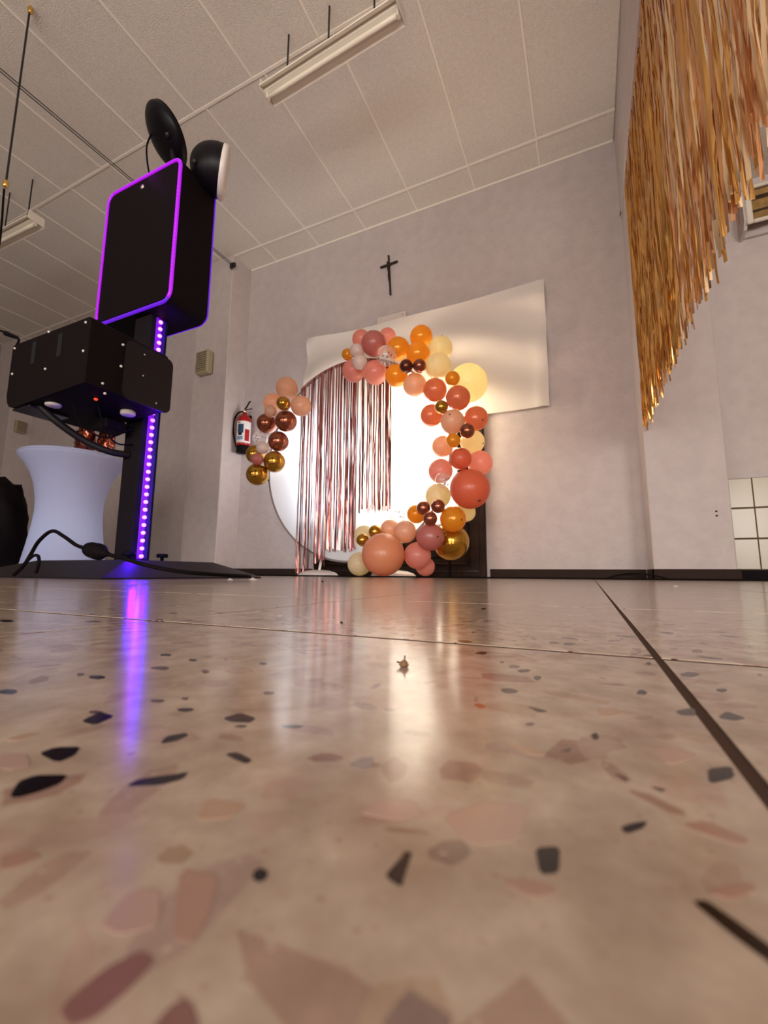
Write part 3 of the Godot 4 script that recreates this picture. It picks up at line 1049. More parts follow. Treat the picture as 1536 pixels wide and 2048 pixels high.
# cluster, pixel x, pixel y, radius in pixels, distance plane, kind, label, (crown spot offset as a share of the radius)
const BALLOONS := [
	["L", 574, 776.5, 22, -3.30, "peach", "pale peach balloon at the very top of the left cluster"],
	["L", 546, 806, 19, -3.34, "peach", "pale peach balloon behind the others at the upper left of the left cluster"],
	["L", 602, 812, 20.5, -3.20, "peach", "pale peach balloon overlapping the fringe at the right of the left cluster"],
	["L", 566.7, 806.6, 13.7, -3.12, "gold", "small shiny gold balloon in the middle of the left cluster's peach balloons"],
	["L", 541, 822.7, 12, -3.12, "beige", "small milky pink balloon resting above two copper balloons in the left cluster"],
	["L", 533.5, 847, 20, -3.22, "copper", "shiny copper balloon nearest the fire extinguisher"],
	["L", 572, 842.5, 21.5, -3.20, "copper", "shiny copper balloon just right of the small gold one, below the pale peach balloons"],
	["L", 557, 883, 20.5, -3.20, "copper", "shiny copper balloon, lowest of the three in the left cluster"],
	["L", 520, 877, 15, -3.20, "clear", "clear confetti balloon in front of the fire extinguisher's lower end"],
	["L", 525, 895.7, 12.2, -3.10, "white", "small milky white balloon at the centre of the left cluster's lower half"],
	["L", 511, 909, 19, -3.24, "gold", "shiny gold balloon half hidden behind a small mauve balloon, left cluster"],
	["L", 514, 918, 12.3, -3.09, "mauve", "small mauve balloon among three gold ones in the left cluster"],
	["L", 549, 923.5, 21.5, -3.18, "gold", "shiny gold balloon at the lower right of the left cluster, above the bare hoop"],
	["L", 514.5, 949, 22, -3.14, "gold", "shiny gold balloon hanging lowest in the left cluster"],
	["T", 723, 678, 18.5, -3.36, "pink", "pink balloon behind at the upper left of the top cluster"],
	["T", 747.5, 687, 25, -3.18, "mauve", "large dusky pink balloon in front at the top left of the arch", -0.25, -0.85],
	["T", 775, 673, 17, -3.36, "pink", "pink balloon peeking out between dusky pink and gold at the arch top"],
	["T", 695, 709, 11.5, -3.24, "amber", "small gold balloon at the left tip of the top cluster"],
	["T", 713.7, 701.6, 14, -3.16, "white", "milky white balloon, upper of a touching pair at the top cluster's left end"],
	["T", 720, 724.5, 15, -3.12, "white", "milky white balloon, lower of a touching pair at the top cluster's left end"],
	["T", 707, 741.7, 22.5, -3.22, "pink", "pink balloon at the bottom left of the top cluster, over the fringe"],
	["T", 750, 745, 24, -3.20, "pink", "pink balloon at the bottom of the top cluster, directly over the short fringe"],
	["T", 773, 711.6, 20.5, -3.10, "clear", "clear confetti balloon with dark flecks at the middle of the arch top"],
	["T", 796, 698, 23.5, -3.22, "amber", "gold balloon right of the dusky pink one, behind the confetti balloon"],
	["T", 842.6, 673.7, 22.5, -3.26, "amber", "gold balloon standing highest on the arch"],
	["T", 836, 708, 23.5, -3.18, "amber", "gold balloon just below the highest gold one, above two small copper balloons"],
	["T", 793, 751, 22.5, -3.18, "amber", "gold balloon lowest in the top cluster, left of the small dark copper one"],
	["T", 812.5, 732.4, 13.5, -3.06, "brown", "small dark copper balloon, left of a touching pair at the arch top"],
	["T", 839, 731.7, 13.5, -3.08, "copper", "small bright copper balloon, right of a touching pair at the arch top"],
	["T", 881, 696.6, 24, -3.24, "cream", "cream balloon right of the gold ones, highest of the cream balloons", 0.1, -0.88],
	["T", 876, 732, 26, -3.18, "cream", "larger cream balloon below the highest cream one"],
	["T", 829.7, 770, 23.5, -3.18, "beige", "pale beige balloon hanging under the small copper pair"],
	["R", 936, 766.5, 38.5, -3.36, "yellow", "very large pale yellow balloon glowing behind the upper right of the arch"],
	["R", 905, 757, 14.5, -3.10, "amber", "small gold balloon in front of the very large pale yellow one"],
	["R", 870, 780, 23.5, -3.16, "ember", "shiny coral copper balloon, topmost of four on the right"],
	["R", 916, 796, 24.5, -3.12, "ember", "shiny coral copper balloon in front of the very large pale yellow one"],
	["R", 883, 814, 13.5, -3.04, "gold", "small olive gold balloon between three coral copper balloons"],
	["R", 863, 831, 22.5, -3.20, "ember", "shiny coral copper balloon at the inner left edge of the right side"],
	["R", 905, 843.4, 24.5, -3.10, "beige", "beige peach balloon with a small spot in the middle of the right side", -0.2, -0.55],
	["R", 951.7, 837, 24.5, -3.20, "ember", "shiny coral copper balloon at the outer right edge against the wall", 0.5, 0.1],
	["R", 934.6, 861.7, 15, -3.04, "copper", "small dark copper balloon at the outer right, below a coral copper one"],
	["R", 906.4, 881, 14.5, -3.04, "amber", "small gold balloon under the beige peach one on the right side"],
	["R", 885, 892.8, 21.5, -3.24, "peach", "glowing peach balloon at the inner left, beside a small gold one"],
	["R", 945, 884, 24, -3.26, "yellow", "pale peach-yellow balloon at the outer right behind the small dark copper one", 0.8, 0.1],
	["R", 921, 917.4, 22, -3.10, "coral", "plain coral red balloon just above the largest coral balloon", 0.05, -0.75],
	["R", 960, 926, 25, -3.28, "pink", "glowing pink balloon sticking out furthest to the right"],
	["R", 881, 942, 24.5, -3.22, "pink", "glowing pink balloon at the inner left behind the small confetti balloon"],
	["R", 885.7, 960, 15.5, -3.06, "clear", "small clear confetti balloon touching the largest coral balloon"],
	["R", 939.6, 977.8, 40, -3.08, "coral", "very large coral balloon at the lower right of the arch", 0.45, 0.55],
	["R", 876, 992, 25.5, -3.28, "cream", "cream balloon behind the trio of small copper balloons"],
	["B", 832.7, 1028, 19, -3.20, "amber", "gold balloon left of the trio of small copper balloons"],
	["B", 847, 1016, 14, -3.06, "copper", "small copper balloon, upper left of the trio"],
	["B", 876, 1012.6, 14, -3.06, "copper", "small copper balloon, upper right of the trio"],
	["B", 860.4, 1037, 14.5, -3.00, "copper", "small copper balloon, lowest of the trio"],
	["B", 905.8, 1038, 26, -3.12, "amber", "bright gold balloon right of the trio, in front of the door", 0.62, 0.05],
	["B", 931, 1024, 20, -3.30, "cream", "cream balloon half hidden between the bright gold and the very large coral balloon"],
	["B", 901.5, 1083.5, 37, -3.26, "gold", "very large shiny gold balloon in front of the dark door"],
	["B", 860.4, 1073.5, 28, -3.06, "mauve", "dusky pink balloon below the trio of small copper balloons", 0.5, 0.0],
	["B", 835, 1111, 27, -3.12, "pink", "pink balloon between the very large peach and the dusky pink balloon"],
	["B", 850.5, 1133, 19, -3.20, "pink", "pink balloon touching the floor at the right end of the bottom cluster"],
	["B", 766.3, 1109, 43, -3.00, "orange", "very large peach orange balloon resting on the floor"],
	["B", 810.6, 1063.5, 22.5, -3.12, "peach", "peach balloon behind the right shoulder of the very large peach orange one"],
	["B", 780, 1058, 19, -3.22, "peach", "pale peach balloon behind the top of the very large peach orange one"],
	["B", 797.3, 1030, 15.5, -3.14, "clear", "clear confetti balloon at the top of the bottom cluster"],
	["B", 728, 1071, 20, -3.24, "cream", "cream balloon behind two small gold ones at the bottom left"],
	["B", 750.4, 1063.5, 13.5, -3.10, "gold", "small gold balloon, right one of the pair at the bottom left"],
	["B", 725.4, 1080, 13, -3.08, "gold", "small gold balloon, left one of the pair at the bottom left"],
	["B", 718.7, 1128, 23.5, -3.12, "cream", "cream balloon on the floor left of the very large peach orange one"]]

# ---------------------------------------------------------------- photo booth
func build_photo_booth() -> void:
	var t := thing("photo_booth", "tall black photo booth on a flat base with glowing purple light strips", "photo booth", Vector3(-1.94, 0, -1.375))
	var O := -t.position
	# base plate with sloping flanks
	var st := mb()
	var lo := [Vector3(-2.55, 0.0, -0.98), Vector3(-1.53, 0.0, -0.98), Vector3(-1.53, 0.0, -1.80), Vector3(-2.55, 0.0, -1.80)]
	var l2 := []
	for v in lo:
		l2.append(v + Vector3(0, 0.006, 0))
	var hi := [Vector3(-2.28, 0.075, -1.16), Vector3(-1.66, 0.075, -1.16), Vector3(-1.66, 0.075, -1.6), Vector3(-2.28, 0.075, -1.6)]
	for i in 4:
		var j := (i + 1) % 4
		var out: Vector3 = (lo[i] + lo[j]) * 0.5 - Vector3(-1.97, 0, -1.39)
		quad(st, O + lo[i], O + lo[j], O + l2[j], O + l2[i], out)
		quad(st, O + l2[i], O + l2[j], O + hi[j], O + hi[i], out + Vector3.UP)
	quad(st, O + hi[0], O + hi[1], O + hi[2], O + hi[3], Vector3.UP)
	quad(st, O + lo[0], O + lo[1], O + lo[2], O + lo[3], Vector3.DOWN)
	var base := obj("base", st, M.black_metal, t)
	for p in [at_z(324, 1118, -1.5), at_z(257, 1118, -1.28)]:
		st = mb(true)
		lathe(st, [Vector2(0, 0), Vector2(0.008, 0), Vector2(0.008, 0.022), Vector2(0.024, 0.023), Vector2(0.026, 0.027), Vector2(0.026, 0.037), Vector2(0.022, 0.041), Vector2(0, 0.041)], 18, Transform3D(Basis.IDENTITY, O + Vector3(p.x, 0.074, p.z)))
		obj("knob", st, M.rubber, base)
	# pole
	st = mb()
	span(st, O + Vector3(-1.998, 0.07, -1.425), O + Vector3(-1.88, 1.285, -1.325), 0.006)
	var pole := obj("pole", st, M.pole, t)
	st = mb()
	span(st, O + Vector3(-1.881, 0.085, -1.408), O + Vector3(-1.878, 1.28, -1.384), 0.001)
	obj("led_halo", st, lit(material(Color(0.08, 0.03, 0.2), 0.5), Color(0.12, 0.0, 0.45), 0.8), t)  # LED glow on the pole face, put in as an emissive plate
	st = mb()
	span(st, O + Vector3(-1.881, 0.085, -1.383), O + Vector3(-1.877, 1.28, -1.355), 0.001)
	var strip := obj("led_strip", st, lit(material(Color(0.25, 0.06, 0.4), 0.5), Color(0.40, 0.004, 0.74), 1.2), t)
	st = mb(true)
	lathe(st, [Vector2(0, -0.009), Vector2(0.008, -0.006), Vector2(0.010, 0), Vector2(0.008, 0.006), Vector2(0, 0.009)], 10)
	var bead := done(st)
	var glow := lit(material(Color(1, 0.8, 0.95), 0.4), Color(1.0, 0.36, 0.9), 4.0)
	for k in 33:
		put("led_bead", bead, glow, strip, Transform3D(Basis.IDENTITY, O + Vector3(-1.874, 0.098 + k * 0.0362, -1.375)))
	for k in 7:
		purple(t, O + Vector3(-1.838, 0.13 + k * 0.14, -1.375), 0.012, Color(0.26, 0.02, 1.0))
	# head: screen housing with rounded corners and a light strip round both faces
	var hx0 := -2.262
	var hx1 := -1.70
	var hy0 := 1.275
	var hy1 := 2.045
	var zf := -1.293
	var zb := -1.50
	st = mb()
	prism(st, round_rect(hx0, hy0, hx1, hy1, 0.055, 6), zb, zf, Transform3D(Basis.IDENTITY, O))
	var head := obj("screen_housing", st, M.black, t)
	st = mb()
	prism(st, round_rect(hx0 + 0.022, hy0 + 0.022, hx1 - 0.022, hy1 - 0.022, 0.045, 6), zf - 0.002, zf + 0.006, Transform3D(Basis.IDENTITY, O))
	obj("door_panel", st, M.black, head)
	st = mb()
	prism(st, round_rect(hx0 + 0.03, hy0 + 0.03, hx1 - 0.03, hy1 - 0.03, 0.045, 6), zb + 0.002, zb - 0.006, Transform3D(Basis.IDENTITY, O))
	obj("screen", st, material(Color(0.02, 0.02, 0.025), 0.08), head)
	st = mb(true)
	lathe(st, [Vector2(0, 0), Vector2(0.012, 0), Vector2(0.012, 0.006), Vector2(0.007, 0.009), Vector2(0, 0.009)], 14, Transform3D(Basis(Vector3.RIGHT, PI / 2), O + Vector3(-1.975, 1.975, zf + 0.005)))
	obj("lock", st, M.chrome, head)
	var magenta := lit(material(Color(0.4, 0.1, 0.5), 0.4), Color(0.62, 0.03, 0.80), 1.2)
	var violet := lit(material(Color(0.3, 0.1, 0.5), 0.4), Color(0.33, 0.06, 0.75), 1.1)
	var pink := lit(material(Color(0.5, 0.2, 0.5), 0.4), Color(0.75, 0.10, 0.80), 1.5)
	for face in [zf + 0.003, zb - 0.003]:
		var rr := round_rect(hx0 + 0.008, hy0 + 0.008, hx1 - 0.008, hy1 - 0.008, 0.05, 6)
		var pts := []
		for v in rr:
			pts.append(O + Vector3(v.x, v.y, face))
		var n := pts.size()
		# right side and top, then left, then bottom
		var cuts := [[2, 13, magenta], [13, 20, magenta], [20, 22, magenta], [27, 30, violet]]
		var right := mb(true)
		tube(right, pts.slice(3, 12), 0.0095, 8)
		obj("led_border", right, magenta if face > -1.4 else violet, head)
		var top := mb(true)
		tube(top, pts.slice(11, 16), 0.0075, 8)
		obj("led_border", top, magenta, head)
		var lft := mb(true)
		tube(lft, pts.slice(15, 23), 0.0075, 8)
		obj("led_border", lft, magenta if face > -1.4 else violet, head)
		var bot := mb(true)
		tube(bot, pts.slice(24, 28) + [pts[0], pts[1], pts[2], pts[3]], 0.0085, 8)
		obj("led_border", bot, violet, head)
		if face > -1.4:
			var beadm := mb(true)
			for k in 30:
				var c: Vector3 = O + Vector3(hx1 - 0.004, lerpf(hy0 + 0.07, hy1 - 0.07, k / 29.0), face + 0.006)
				lathe(beadm, [Vector2(0, -0.004), Vector2(0.004, 0), Vector2(0, 0.004)], 6, Transform3D(Basis.IDENTITY, c))
			var bo := obj("led_row", beadm, pink, head)
			bo.set_meta("kind", "stuff")
	purple(t, O + Vector3(-1.66, 1.66, zf + 0.04), 0.003, Color(0.8, 0.05, 0.9))
	purple(t, O + Vector3(-1.98, 2.08, zf + 0.04), 0.003, Color(0.8, 0.05, 0.9))
	purple(t, O + Vector3(-1.83, 1.20, -1.40), 0.005, Color(0.22, 0.03, 1.0))
	purple(t, O + Vector3(-1.70, 0.11, -1.22), 0.05, Color(0.26, 0.02, 1.0))
	# printer case behind the pole
	var px0 := -2.255
	var px1 := -1.703
	st = mb()
	prism(st, PackedVector2Array([Vector2(px0 + 0.055, 0.715), Vector2(px1, 0.74), Vector2(px1, 1.0), Vector2(px1 - 0.012, 1.01), Vector2(px0 + 0.012, 1.01), Vector2(px0, 1.0), Vector2(px0, 0.775), Vector2(px0 + 0.012, 0.742), Vector2(px0 + 0.03, 0.724)]), -1.30, -0.957, Transform3D(Basis.IDENTITY, O))
	var prn := obj("printer_case", st, M.black, t)
	st = mb()
	prism(st, round_rect(1.10, 0.735, 1.325, 0.99, 0.03, 5), -0.006, 0.004, Transform3D(Basis(Vector3(0, 0, -1), Vector3.UP, Vector3(1, 0, 0)), O + Vector3(px1 + 0.004, 0, 0)))
	obj("mounting_plate", st, M.black_metal, prn)
	for q in [[30, 697], [98, 664], [172, 645], [167, 702], [91, 738], [25, 748]]:
		var p := at_z(q[0], q[1], -0.957)
		screw(prn, O + p, Vector3.BACK)
	for q in [[245, 690], [287, 710], [241, 733], [284, 752], [205, 767], [310, 807], [210, 787]]:
		var p := at_x(q[0], q[1], px1)
		screw(prn, O + p + Vector3(0.004 if q[0] > 240 else 0.0, 0, 0), Vector3.RIGHT)
	for q in [[68, 706], [120, 690]]:
		var p := at_z(q[0], q[1], -0.957)
		st = mb()
		bx(st, O + p + Vector3(0, 0, 0.001), Vector3(0.028, 0.1, 0.004), 0.001)
		obj("vent_slot", st, material(Color(0.008, 0.006, 0.007), 0.9), prn)
	for q in [[-2.02, -1.02], [-1.83, -1.22]]:
		st = mb(true)
		lathe(st, [Vector2(0, -0.012), Vector2(0.026, -0.012), Vector2(0.03, -0.008), Vector2(0.03, 0.008), Vector2(0, 0.008)], 20, Transform3D(Basis.IDENTITY, O + Vector3(q[0], 0.728, q[1])))
		obj("foot_pad", st, M.cream, prn)
	st = mb(true)
	lathe(st, [Vector2(0, -0.008), Vector2(0.006, -0.006), Vector2(0.008, 0.0), Vector2(0, 0.004)], 10, Transform3D(Basis.IDENTITY, O + Vector3(-1.80, 0.728, -1.06)))
	obj("led_pilot", st, lit(material(Color(0.6, 0.2, 0.1), 0.4), Color(1.0, 0.25, 0.08), 1.2), prn)
	# curved carrying arm below the printer and the loose leads
	st = mb(true)
	tube(st, curve([O + Vector3(-2.10, 0.735, -1.0), O + Vector3(-2.07, 0.675, -1.06), O + Vector3(-2.03, 0.61, -1.16), O + Vector3(-1.98, 0.575, -1.25), O + Vector3(-1.95, 0.575, -1.33)], 6), 0.016, 10)
	obj("support_arm", st, M.black_metal, t)
	st = mb()
	bx(st, O + Vector3(-2.16, 0.715, -1.05), Vector3(0.13, 0.008, 0.16), 0.002)
	obj("bracket", st, M.grey_metal, t)
	st = mb()
	bx(st, O + Vector3(-1.98, 0.69, -1.24), Vector3(0.10, 0.05, 0.10), 0.006)
	obj("junction_box", st, M.black, t)
	for c in [[Vector3(-1.85, 0.73, -1.10), Vector3(-1.87, 0.66, -1.14), Vector3(-1.90, 0.60, -1.22), Vector3(-1.93, 0.62, -1.32)], [Vector3(-1.93, 0.73, -1.05), Vector3(-1.95, 0.65, -1.1), Vector3(-1.93, 0.62, -1.2), Vector3(-1.91, 0.70, -1.31)]]:
		st = mb(true)
		var pts := []
		for v in c:
			pts.append(O + v)
		tube(st, curve(pts, 6), 0.004, 6)
		obj("lead", st, M.rubber, t)
	# two dish lamps on top, turned towards the backdrop
	dish(t, O, at_z(331, 272, -1.40), (cam_right * 0.64 + cam_up * 0.60 + cam_fwd * 0.48).normalized(), 0.15, 0.05, true)
	dish(t, O, at_z(438, 343, -1.46), (cam_right * 0.93 - cam_up * 0.16 + cam_fwd * 0.36).normalized(), 0.124, 0.14, false)
	st = mb(true)
	tube(st, curve([O + at_z(303, 268, -1.36), O + at_z(294, 290, -1.35), O + at_z(294, 318, -1.36), O + at_z(298, 345, -1.38)], 6), 0.005, 6)
	obj("lead", st, M.rubber, t)
	st = mb()
	tube(st, [O + at_z(345, 300, -1.42), O + at_z(352, 345, -1.42)], 0.013, 8)
	tube(st, [O + at_z(398, 330, -1.45), O + at_z(392, 372, -1.45)], 0.013, 8)
	obj("lamp_bracket", st, M.black_metal, t)

func screw(parent: Node3D, p: Vector3, n: Vector3) -> void:
	var st := mb(true)
	var q := Basis(Quaternion(Vector3.UP, n))
	lathe(st, [Vector2(0, -0.003), Vector2(0.0052, -0.003), Vector2(0.0052, 0.002), Vector2(0.003, 0.0045), Vector2(0, 0.005)], 10, Transform3D(q, p))
	obj("screw", st, M.white_plastic, parent)

func purple(t: Node3D, at: Vector3, e: float, c: Color) -> void:
	var l := OmniLight3D.new()
	l.name = numbered(t, "led_glow")
	l.light_color = c
	l.light_energy = e
	l.light_size = 0.012
	l.omni_range = 12.0
	l.omni_attenuation = 2.0
	l.shadow_enabled = true
	l.position = at
	t.add_child(l)

func dish(t: Node3D, O: Vector3, at: Vector3, n: Vector3, r: float, depth: float, dark_rim: bool) -> void:
	var q := Basis(Quaternion(Vector3.UP, n))
	var X := Transform3D(q, O + at)
	var st := mb(true)
	var prof := []
	for i in 13:
		var a := PI * 0.5 * i / 12
		prof.append(Vector2(sin(a) * r, -cos(a) * depth))
	prof.append(Vector2(r, 0.012))
	lathe(st, prof, 36, X)
	var d := obj("dish_lamp", st, M.dish, t)
	st = mb(true)
	if dark_rim:
		lathe(st, [Vector2(r * 0.99, 0.008), Vector2(r, 0.02), Vector2(r * 0.95, 0.026), Vector2(r * 0.94, 0.016)], 36, X)
		obj("rim", st, M.black, d)
		st = mb(true)
		lathe(st, [Vector2(r * 0.945, 0.014), Vector2(r * 0.6, 0.017), Vector2(0, 0.018)], 36, X)
	else:
		lathe(st, [Vector2(r * 0.99, 0.008), Vector2(r * 1.02, 0.012), Vector2(r * 1.02, 0.028), Vector2(r * 0.96, 0.038), Vector2(0, 0.044)], 36, X)
	obj("diffuser", st, M.white_plastic, d)
	st = mb(true)
	var back := Transform3D(q, O + at - n * depth * 0.72 + q.x * r * 0.66)
	lathe(st, [Vector2(0, 0.0), Vector2(0.012, 0.0), Vector2(0.012, -0.012), Vector2(0.008, -0.016), Vector2(0, -0.017)].map(func(v): return Vector2(v.x, -v.y)), 12, Transform3D(Basis(Quaternion(Vector3.UP, (-n + q.x * 0.7).normalized())), back.origin))
	obj("switch", st, M.grey_metal, d)

# ---------------------------------------------------------------- table and the things round it
func build_table() -> void:
	var c := Vector3(-3.88, 0, -2.17)
	var t := thing("cocktail_table", "tall round bar table in a tight white stretch cover behind the photo booth", "table", c)
	var st := mb(true)
	var prof := [Vector2(0.0, 0.012), Vector2(0.325, 0.012), Vector2(0.33, 0.03), Vector2(0.315, 0.10), Vector2(0.288, 0.25), Vector2(0.266, 0.40), Vector2(0.258, 0.50), Vector2(0.262, 0.60), Vector2(0.285, 0.72), Vector2(0.32, 0.81), Vector2(0.37, 0.885), Vector2(0.412, 0.93), Vector2(0.425, 0.95), Vector2(0.424, 0.965), Vector2(0.415, 0.972), Vector2(0, 0.974)]
	for i in prof.size():
		prof[i].x *= 0.9
	lathe(st, prof, 48)
	obj("cover", st, M.spandex, t)
	st = mb(true)
	var hem := []
	for k in 49:
		var a := TAU * k / 48
		hem.append(Vector3(cos(a) * 0.381, 0.957, sin(a) * 0.381))
	tube(st, hem, 0.006, 6)
	obj("hem", st, M.spandex, t)
	for k in 4:
		st = mb(true)
		var a := TAU * (k + 0.5) / 4
		lathe(st, [Vector2(0, 0), Vector2(0.03, 0), Vector2(0.034, 0.02), Vector2(0.02, 0.04), Vector2(0, 0.04)], 12, Transform3D(Basis.IDENTITY, Vector3(cos(a) * 0.27, 0, sin(a) * 0.27)))
		obj("foot", st, M.white_plastic, t)
	# unseen lamp added inside to brighten the cover
	var l := OmniLight3D.new()
	l.name = "table_light"
	l.light_color = Color(0.80, 0.88, 1.0)
	l.light_energy = 0.02
	l.light_size = 0.06
	l.omni_range = 10.0
	l.omni_attenuation = 2.0
	l.shadow_enabled = true
	l.position = Vector3(0, 0.3, 0)
	t.add_child(l)
	st = mb(true)
	lathe(st, [Vector2(0, 0.24), Vector2(0.03, 0.25), Vector2(0.045, 0.3), Vector2(0.03, 0.35), Vector2(0, 0.36)], 14)
	obj("lamp_bulb", st, lit(material(Color.WHITE, 0.5), Color(0.8, 0.88, 1.0), 1.0), t)
	# crinkled foil balloons standing on it
	foil("crinkled copper foil balloon standing on the left of the white table", Vector3(-3.91, 0.974, -2.25), 0.14, 0.30, 0.15, 3)
	foil("crinkled copper foil balloon standing at the right edge of the white table", Vector3(-3.66, 0.974, -2.28), 0.12, 0.27, -0.15, 8)
	# dark bag heap at the left
	var b := thing("bag", "slouched black bag standing on the floor left of the white table", "bag", Vector3(-4.66, 0, -2.0))
	st = mb(true)
	var g := RandomNumberGenerator.new()
	g.seed = 31
	var ns := FastNoiseLite.new()
	ns.seed = 3
	ns.frequency = 1.6
	var rows := []
	for i in 17:
		var f := i / 16.0
		var row := []
		for k in 28:
			var a := TAU * k / 28
			var r := 0.36 * pow(1.0 - pow(f, 2.6), 0.55) * (0.78 + 0.22 * (1 - f))
			var v := Vector3(cos(a) * r + f * 0.1, 0.84 * f, sin(a) * r * 0.7)
			v *= 1.0 + 0.14 * ns.get_noise_3dv(v * 3.0)
			v.y = maxf(v.y, 0.0)
			row.append(v)
		rows.append(row)
	for i in 16:
		for k in 28:
			var k2 := (k + 1) % 28
			var out: Vector3 = (rows[i][k] + rows[i + 1][k2]) * Vector3(0.5, 0.1, 0.5)
			tri(st, rows[i][k], rows[i][k2], rows[i + 1][k2], out)
			if i < 15:
				tri(st, rows[i][k], rows[i + 1][k2], rows[i + 1][k], out)
	obj("body", st, M.black, b)
	st = mb(true)
	tube(st, curve([Vector3(-0.05, 0.42, 0.24), Vector3(-0.15, 0.52, 0.32), Vector3(-0.30, 0.46, 0.30), Vector3(-0.40, 0.34, 0.2)], 6), 0.016, 8)
	obj("strap", st, M.rubber, b)

func foil(label: String, at: Vector3, w: float, h: float, lean: float, seed: int) -> void:
	var t := thing("foil_balloon", label, "balloon", at, -0.5, "copper foil balloons on the white table")
	var ns := FastNoiseLite.new()
	ns.seed = seed
	ns.frequency = 2.2
	var st := mb(true)
	var rows := []
	for i in 21:
		var f := i / 20.0
		var row := []
		for k in 28:
			var a := TAU * k / 28
			var r := w * pow(sin(PI * clampf(f * 0.93 + 0.05, 0, 1)), 0.55)
			var v := Vector3(cos(a) * r, h * f, sin(a) * r * 0.55)
			v *= Vector3(1, 1, 1) * (1.0 + 0.34 * sin(a * 9 + f * 6) * ns.get_noise_2d(f * 3.0, a))
			v.x += lean * sin(f * PI * 0.6) * h
			row.append(v)
		rows.append(row)
	for i in 20:
		for k in 28:
			var k2 := (k + 1) % 28
			quad(st, rows[i][k], rows[i][k2], rows[i + 1][k2], rows[i + 1][k], Vector3(cos(TAU * (k + 0.5) / 28), 0.0, sin(TAU * (k + 0.5) / 28)))
	obj("body", st, M.foil_balloon, t)
	st = mb()
	bx(st, Vector3(0, 0.005, 0), Vector3(0.05, 0.01, 0.01), 0.002)
	obj("tail", st, M.copper_foil, t)

# ---------------------------------------------------------------- gold curtain
func build_gold_curtain() -> void:
	var t := thing("gold_fringe_curtain", "long gold foil fringe curtain hanging from the beam at the upper right", "curtain", Vector3(0.385, LOW_CEIL, -2.0))
	var variants := []
	for k in 10:
		variants.append(strand(1.0, [0.008, 0.010, 0.006][k % 3], 1.7, 200 + k))
	var mats := [M.gold_foil, M.gold_foil_b, M.gold_foil_c]
	var far := []
	var n := 540
	var st := mb(true)
	var idx := 0
	for i in n:
		var z := lerpf(-3.36, -0.35, (i + rng.randf_range(-0.4, 0.4)) / (n - 1))
		var drop := 1.80 + 0.10 * (z + 3.36) / 2.5 + rng.randf_range(-0.07, 0.06)
		var x := Transform3D(Basis(Vector3.UP, PI / 2 + rng.randf_range(-0.8, 0.8)) * Basis.from_scale(Vector3(1, drop, 1)), Vector3(rng.randf_range(-0.012, 0.014), -0.01, z + 2.0))
		if i >= 240:
			put("foil_strand", variants[rng.randi() % 10], mats[rng.randi() % 3], t, x)
		else:
			st.append_from(variants[rng.randi() % 10], 0, x)
	var o := put("foil_fringe", st.commit(), M.gold_foil, t)
	o.set_meta("kind", "stuff")
	st = mb()
	bx(st, Vector3(0, -0.02, 0.145), Vector3(0.012, 0.04, 3.03), 0.002)
	obj("header_tape", st, M.gold_foil_b, t)

# ---------------------------------------------------------------- hanging fluorescent lamps
func batten_lamp(label: String, a: Vector3, b: Vector3, rods: Array) -> void:
	var d := b - a
	var len := d.length()
	var t := thing("fluorescent_lamp", label, "lamp", (a + b) * 0.5, atan2(-d.z, d.x), "hanging fluorescent lamps")
	var st := mb()
	prism(st, PackedVector2Array([Vector2(-0.028, 0.0), Vector2(0.028, 0.0), Vector2(0.03, 0.02), Vector2(0.03, 0.06), Vector2(-0.03, 0.06), Vector2(-0.03, 0.02)]), -len * 0.5, len * 0.5, Transform3D(Basis(Vector3.UP, PI / 2), Vector3.ZERO))
	obj("body", st, M.enamel, t)
	for s in [-1.0, 1.0]:
		st = mb()
		prism(st, PackedVector2Array([Vector2(s * 0.03, 0.024), Vector2(s * 0.075, -0.012), Vector2(s * 0.078, -0.008), Vector2(s * 0.034, 0.03)]), -len * 0.5, len * 0.5, Transform3D(Basis(Vector3.UP, PI / 2), Vector3.ZERO))
		obj("reflector_wing", st, M.enamel, t)
		st = mb()
		bx(st, Vector3(s * (len * 0.5 + 0.004), 0.022, 0), Vector3(0.008, 0.08, 0.13), 0.003)
		bx(st, Vector3(s * (len * 0.5 - 0.012), -0.018, 0), Vector3(0.018, 0.045, 0.034), 0.004)
		obj("lamp_holder", st, M.cream, t)
	st = mb(true)
	var tu := []
	for k in 9:
		tu.append(Vector3(lerpf(-len * 0.5 + 0.015, len * 0.5 - 0.015, k / 8.0), -0.024, 0))
	tube(st, tu, 0.0135, 12)
	obj("glass_tube", st, material(Color(0.95, 0.92, 0.84), 0.15), t)
	var inv := t.transform.affine_inverse()
	for r in rods:
		st = mb()
		var p: Vector3 = inv * Vector3(r.x, CEIL, r.z)
		tube(st, [Vector3(p.x, 0.055, 0.0), Vector3(p.x, p.y, 0.0)], 0.006, 6)
		obj("hanger_rod", st, M.grey_metal, t)

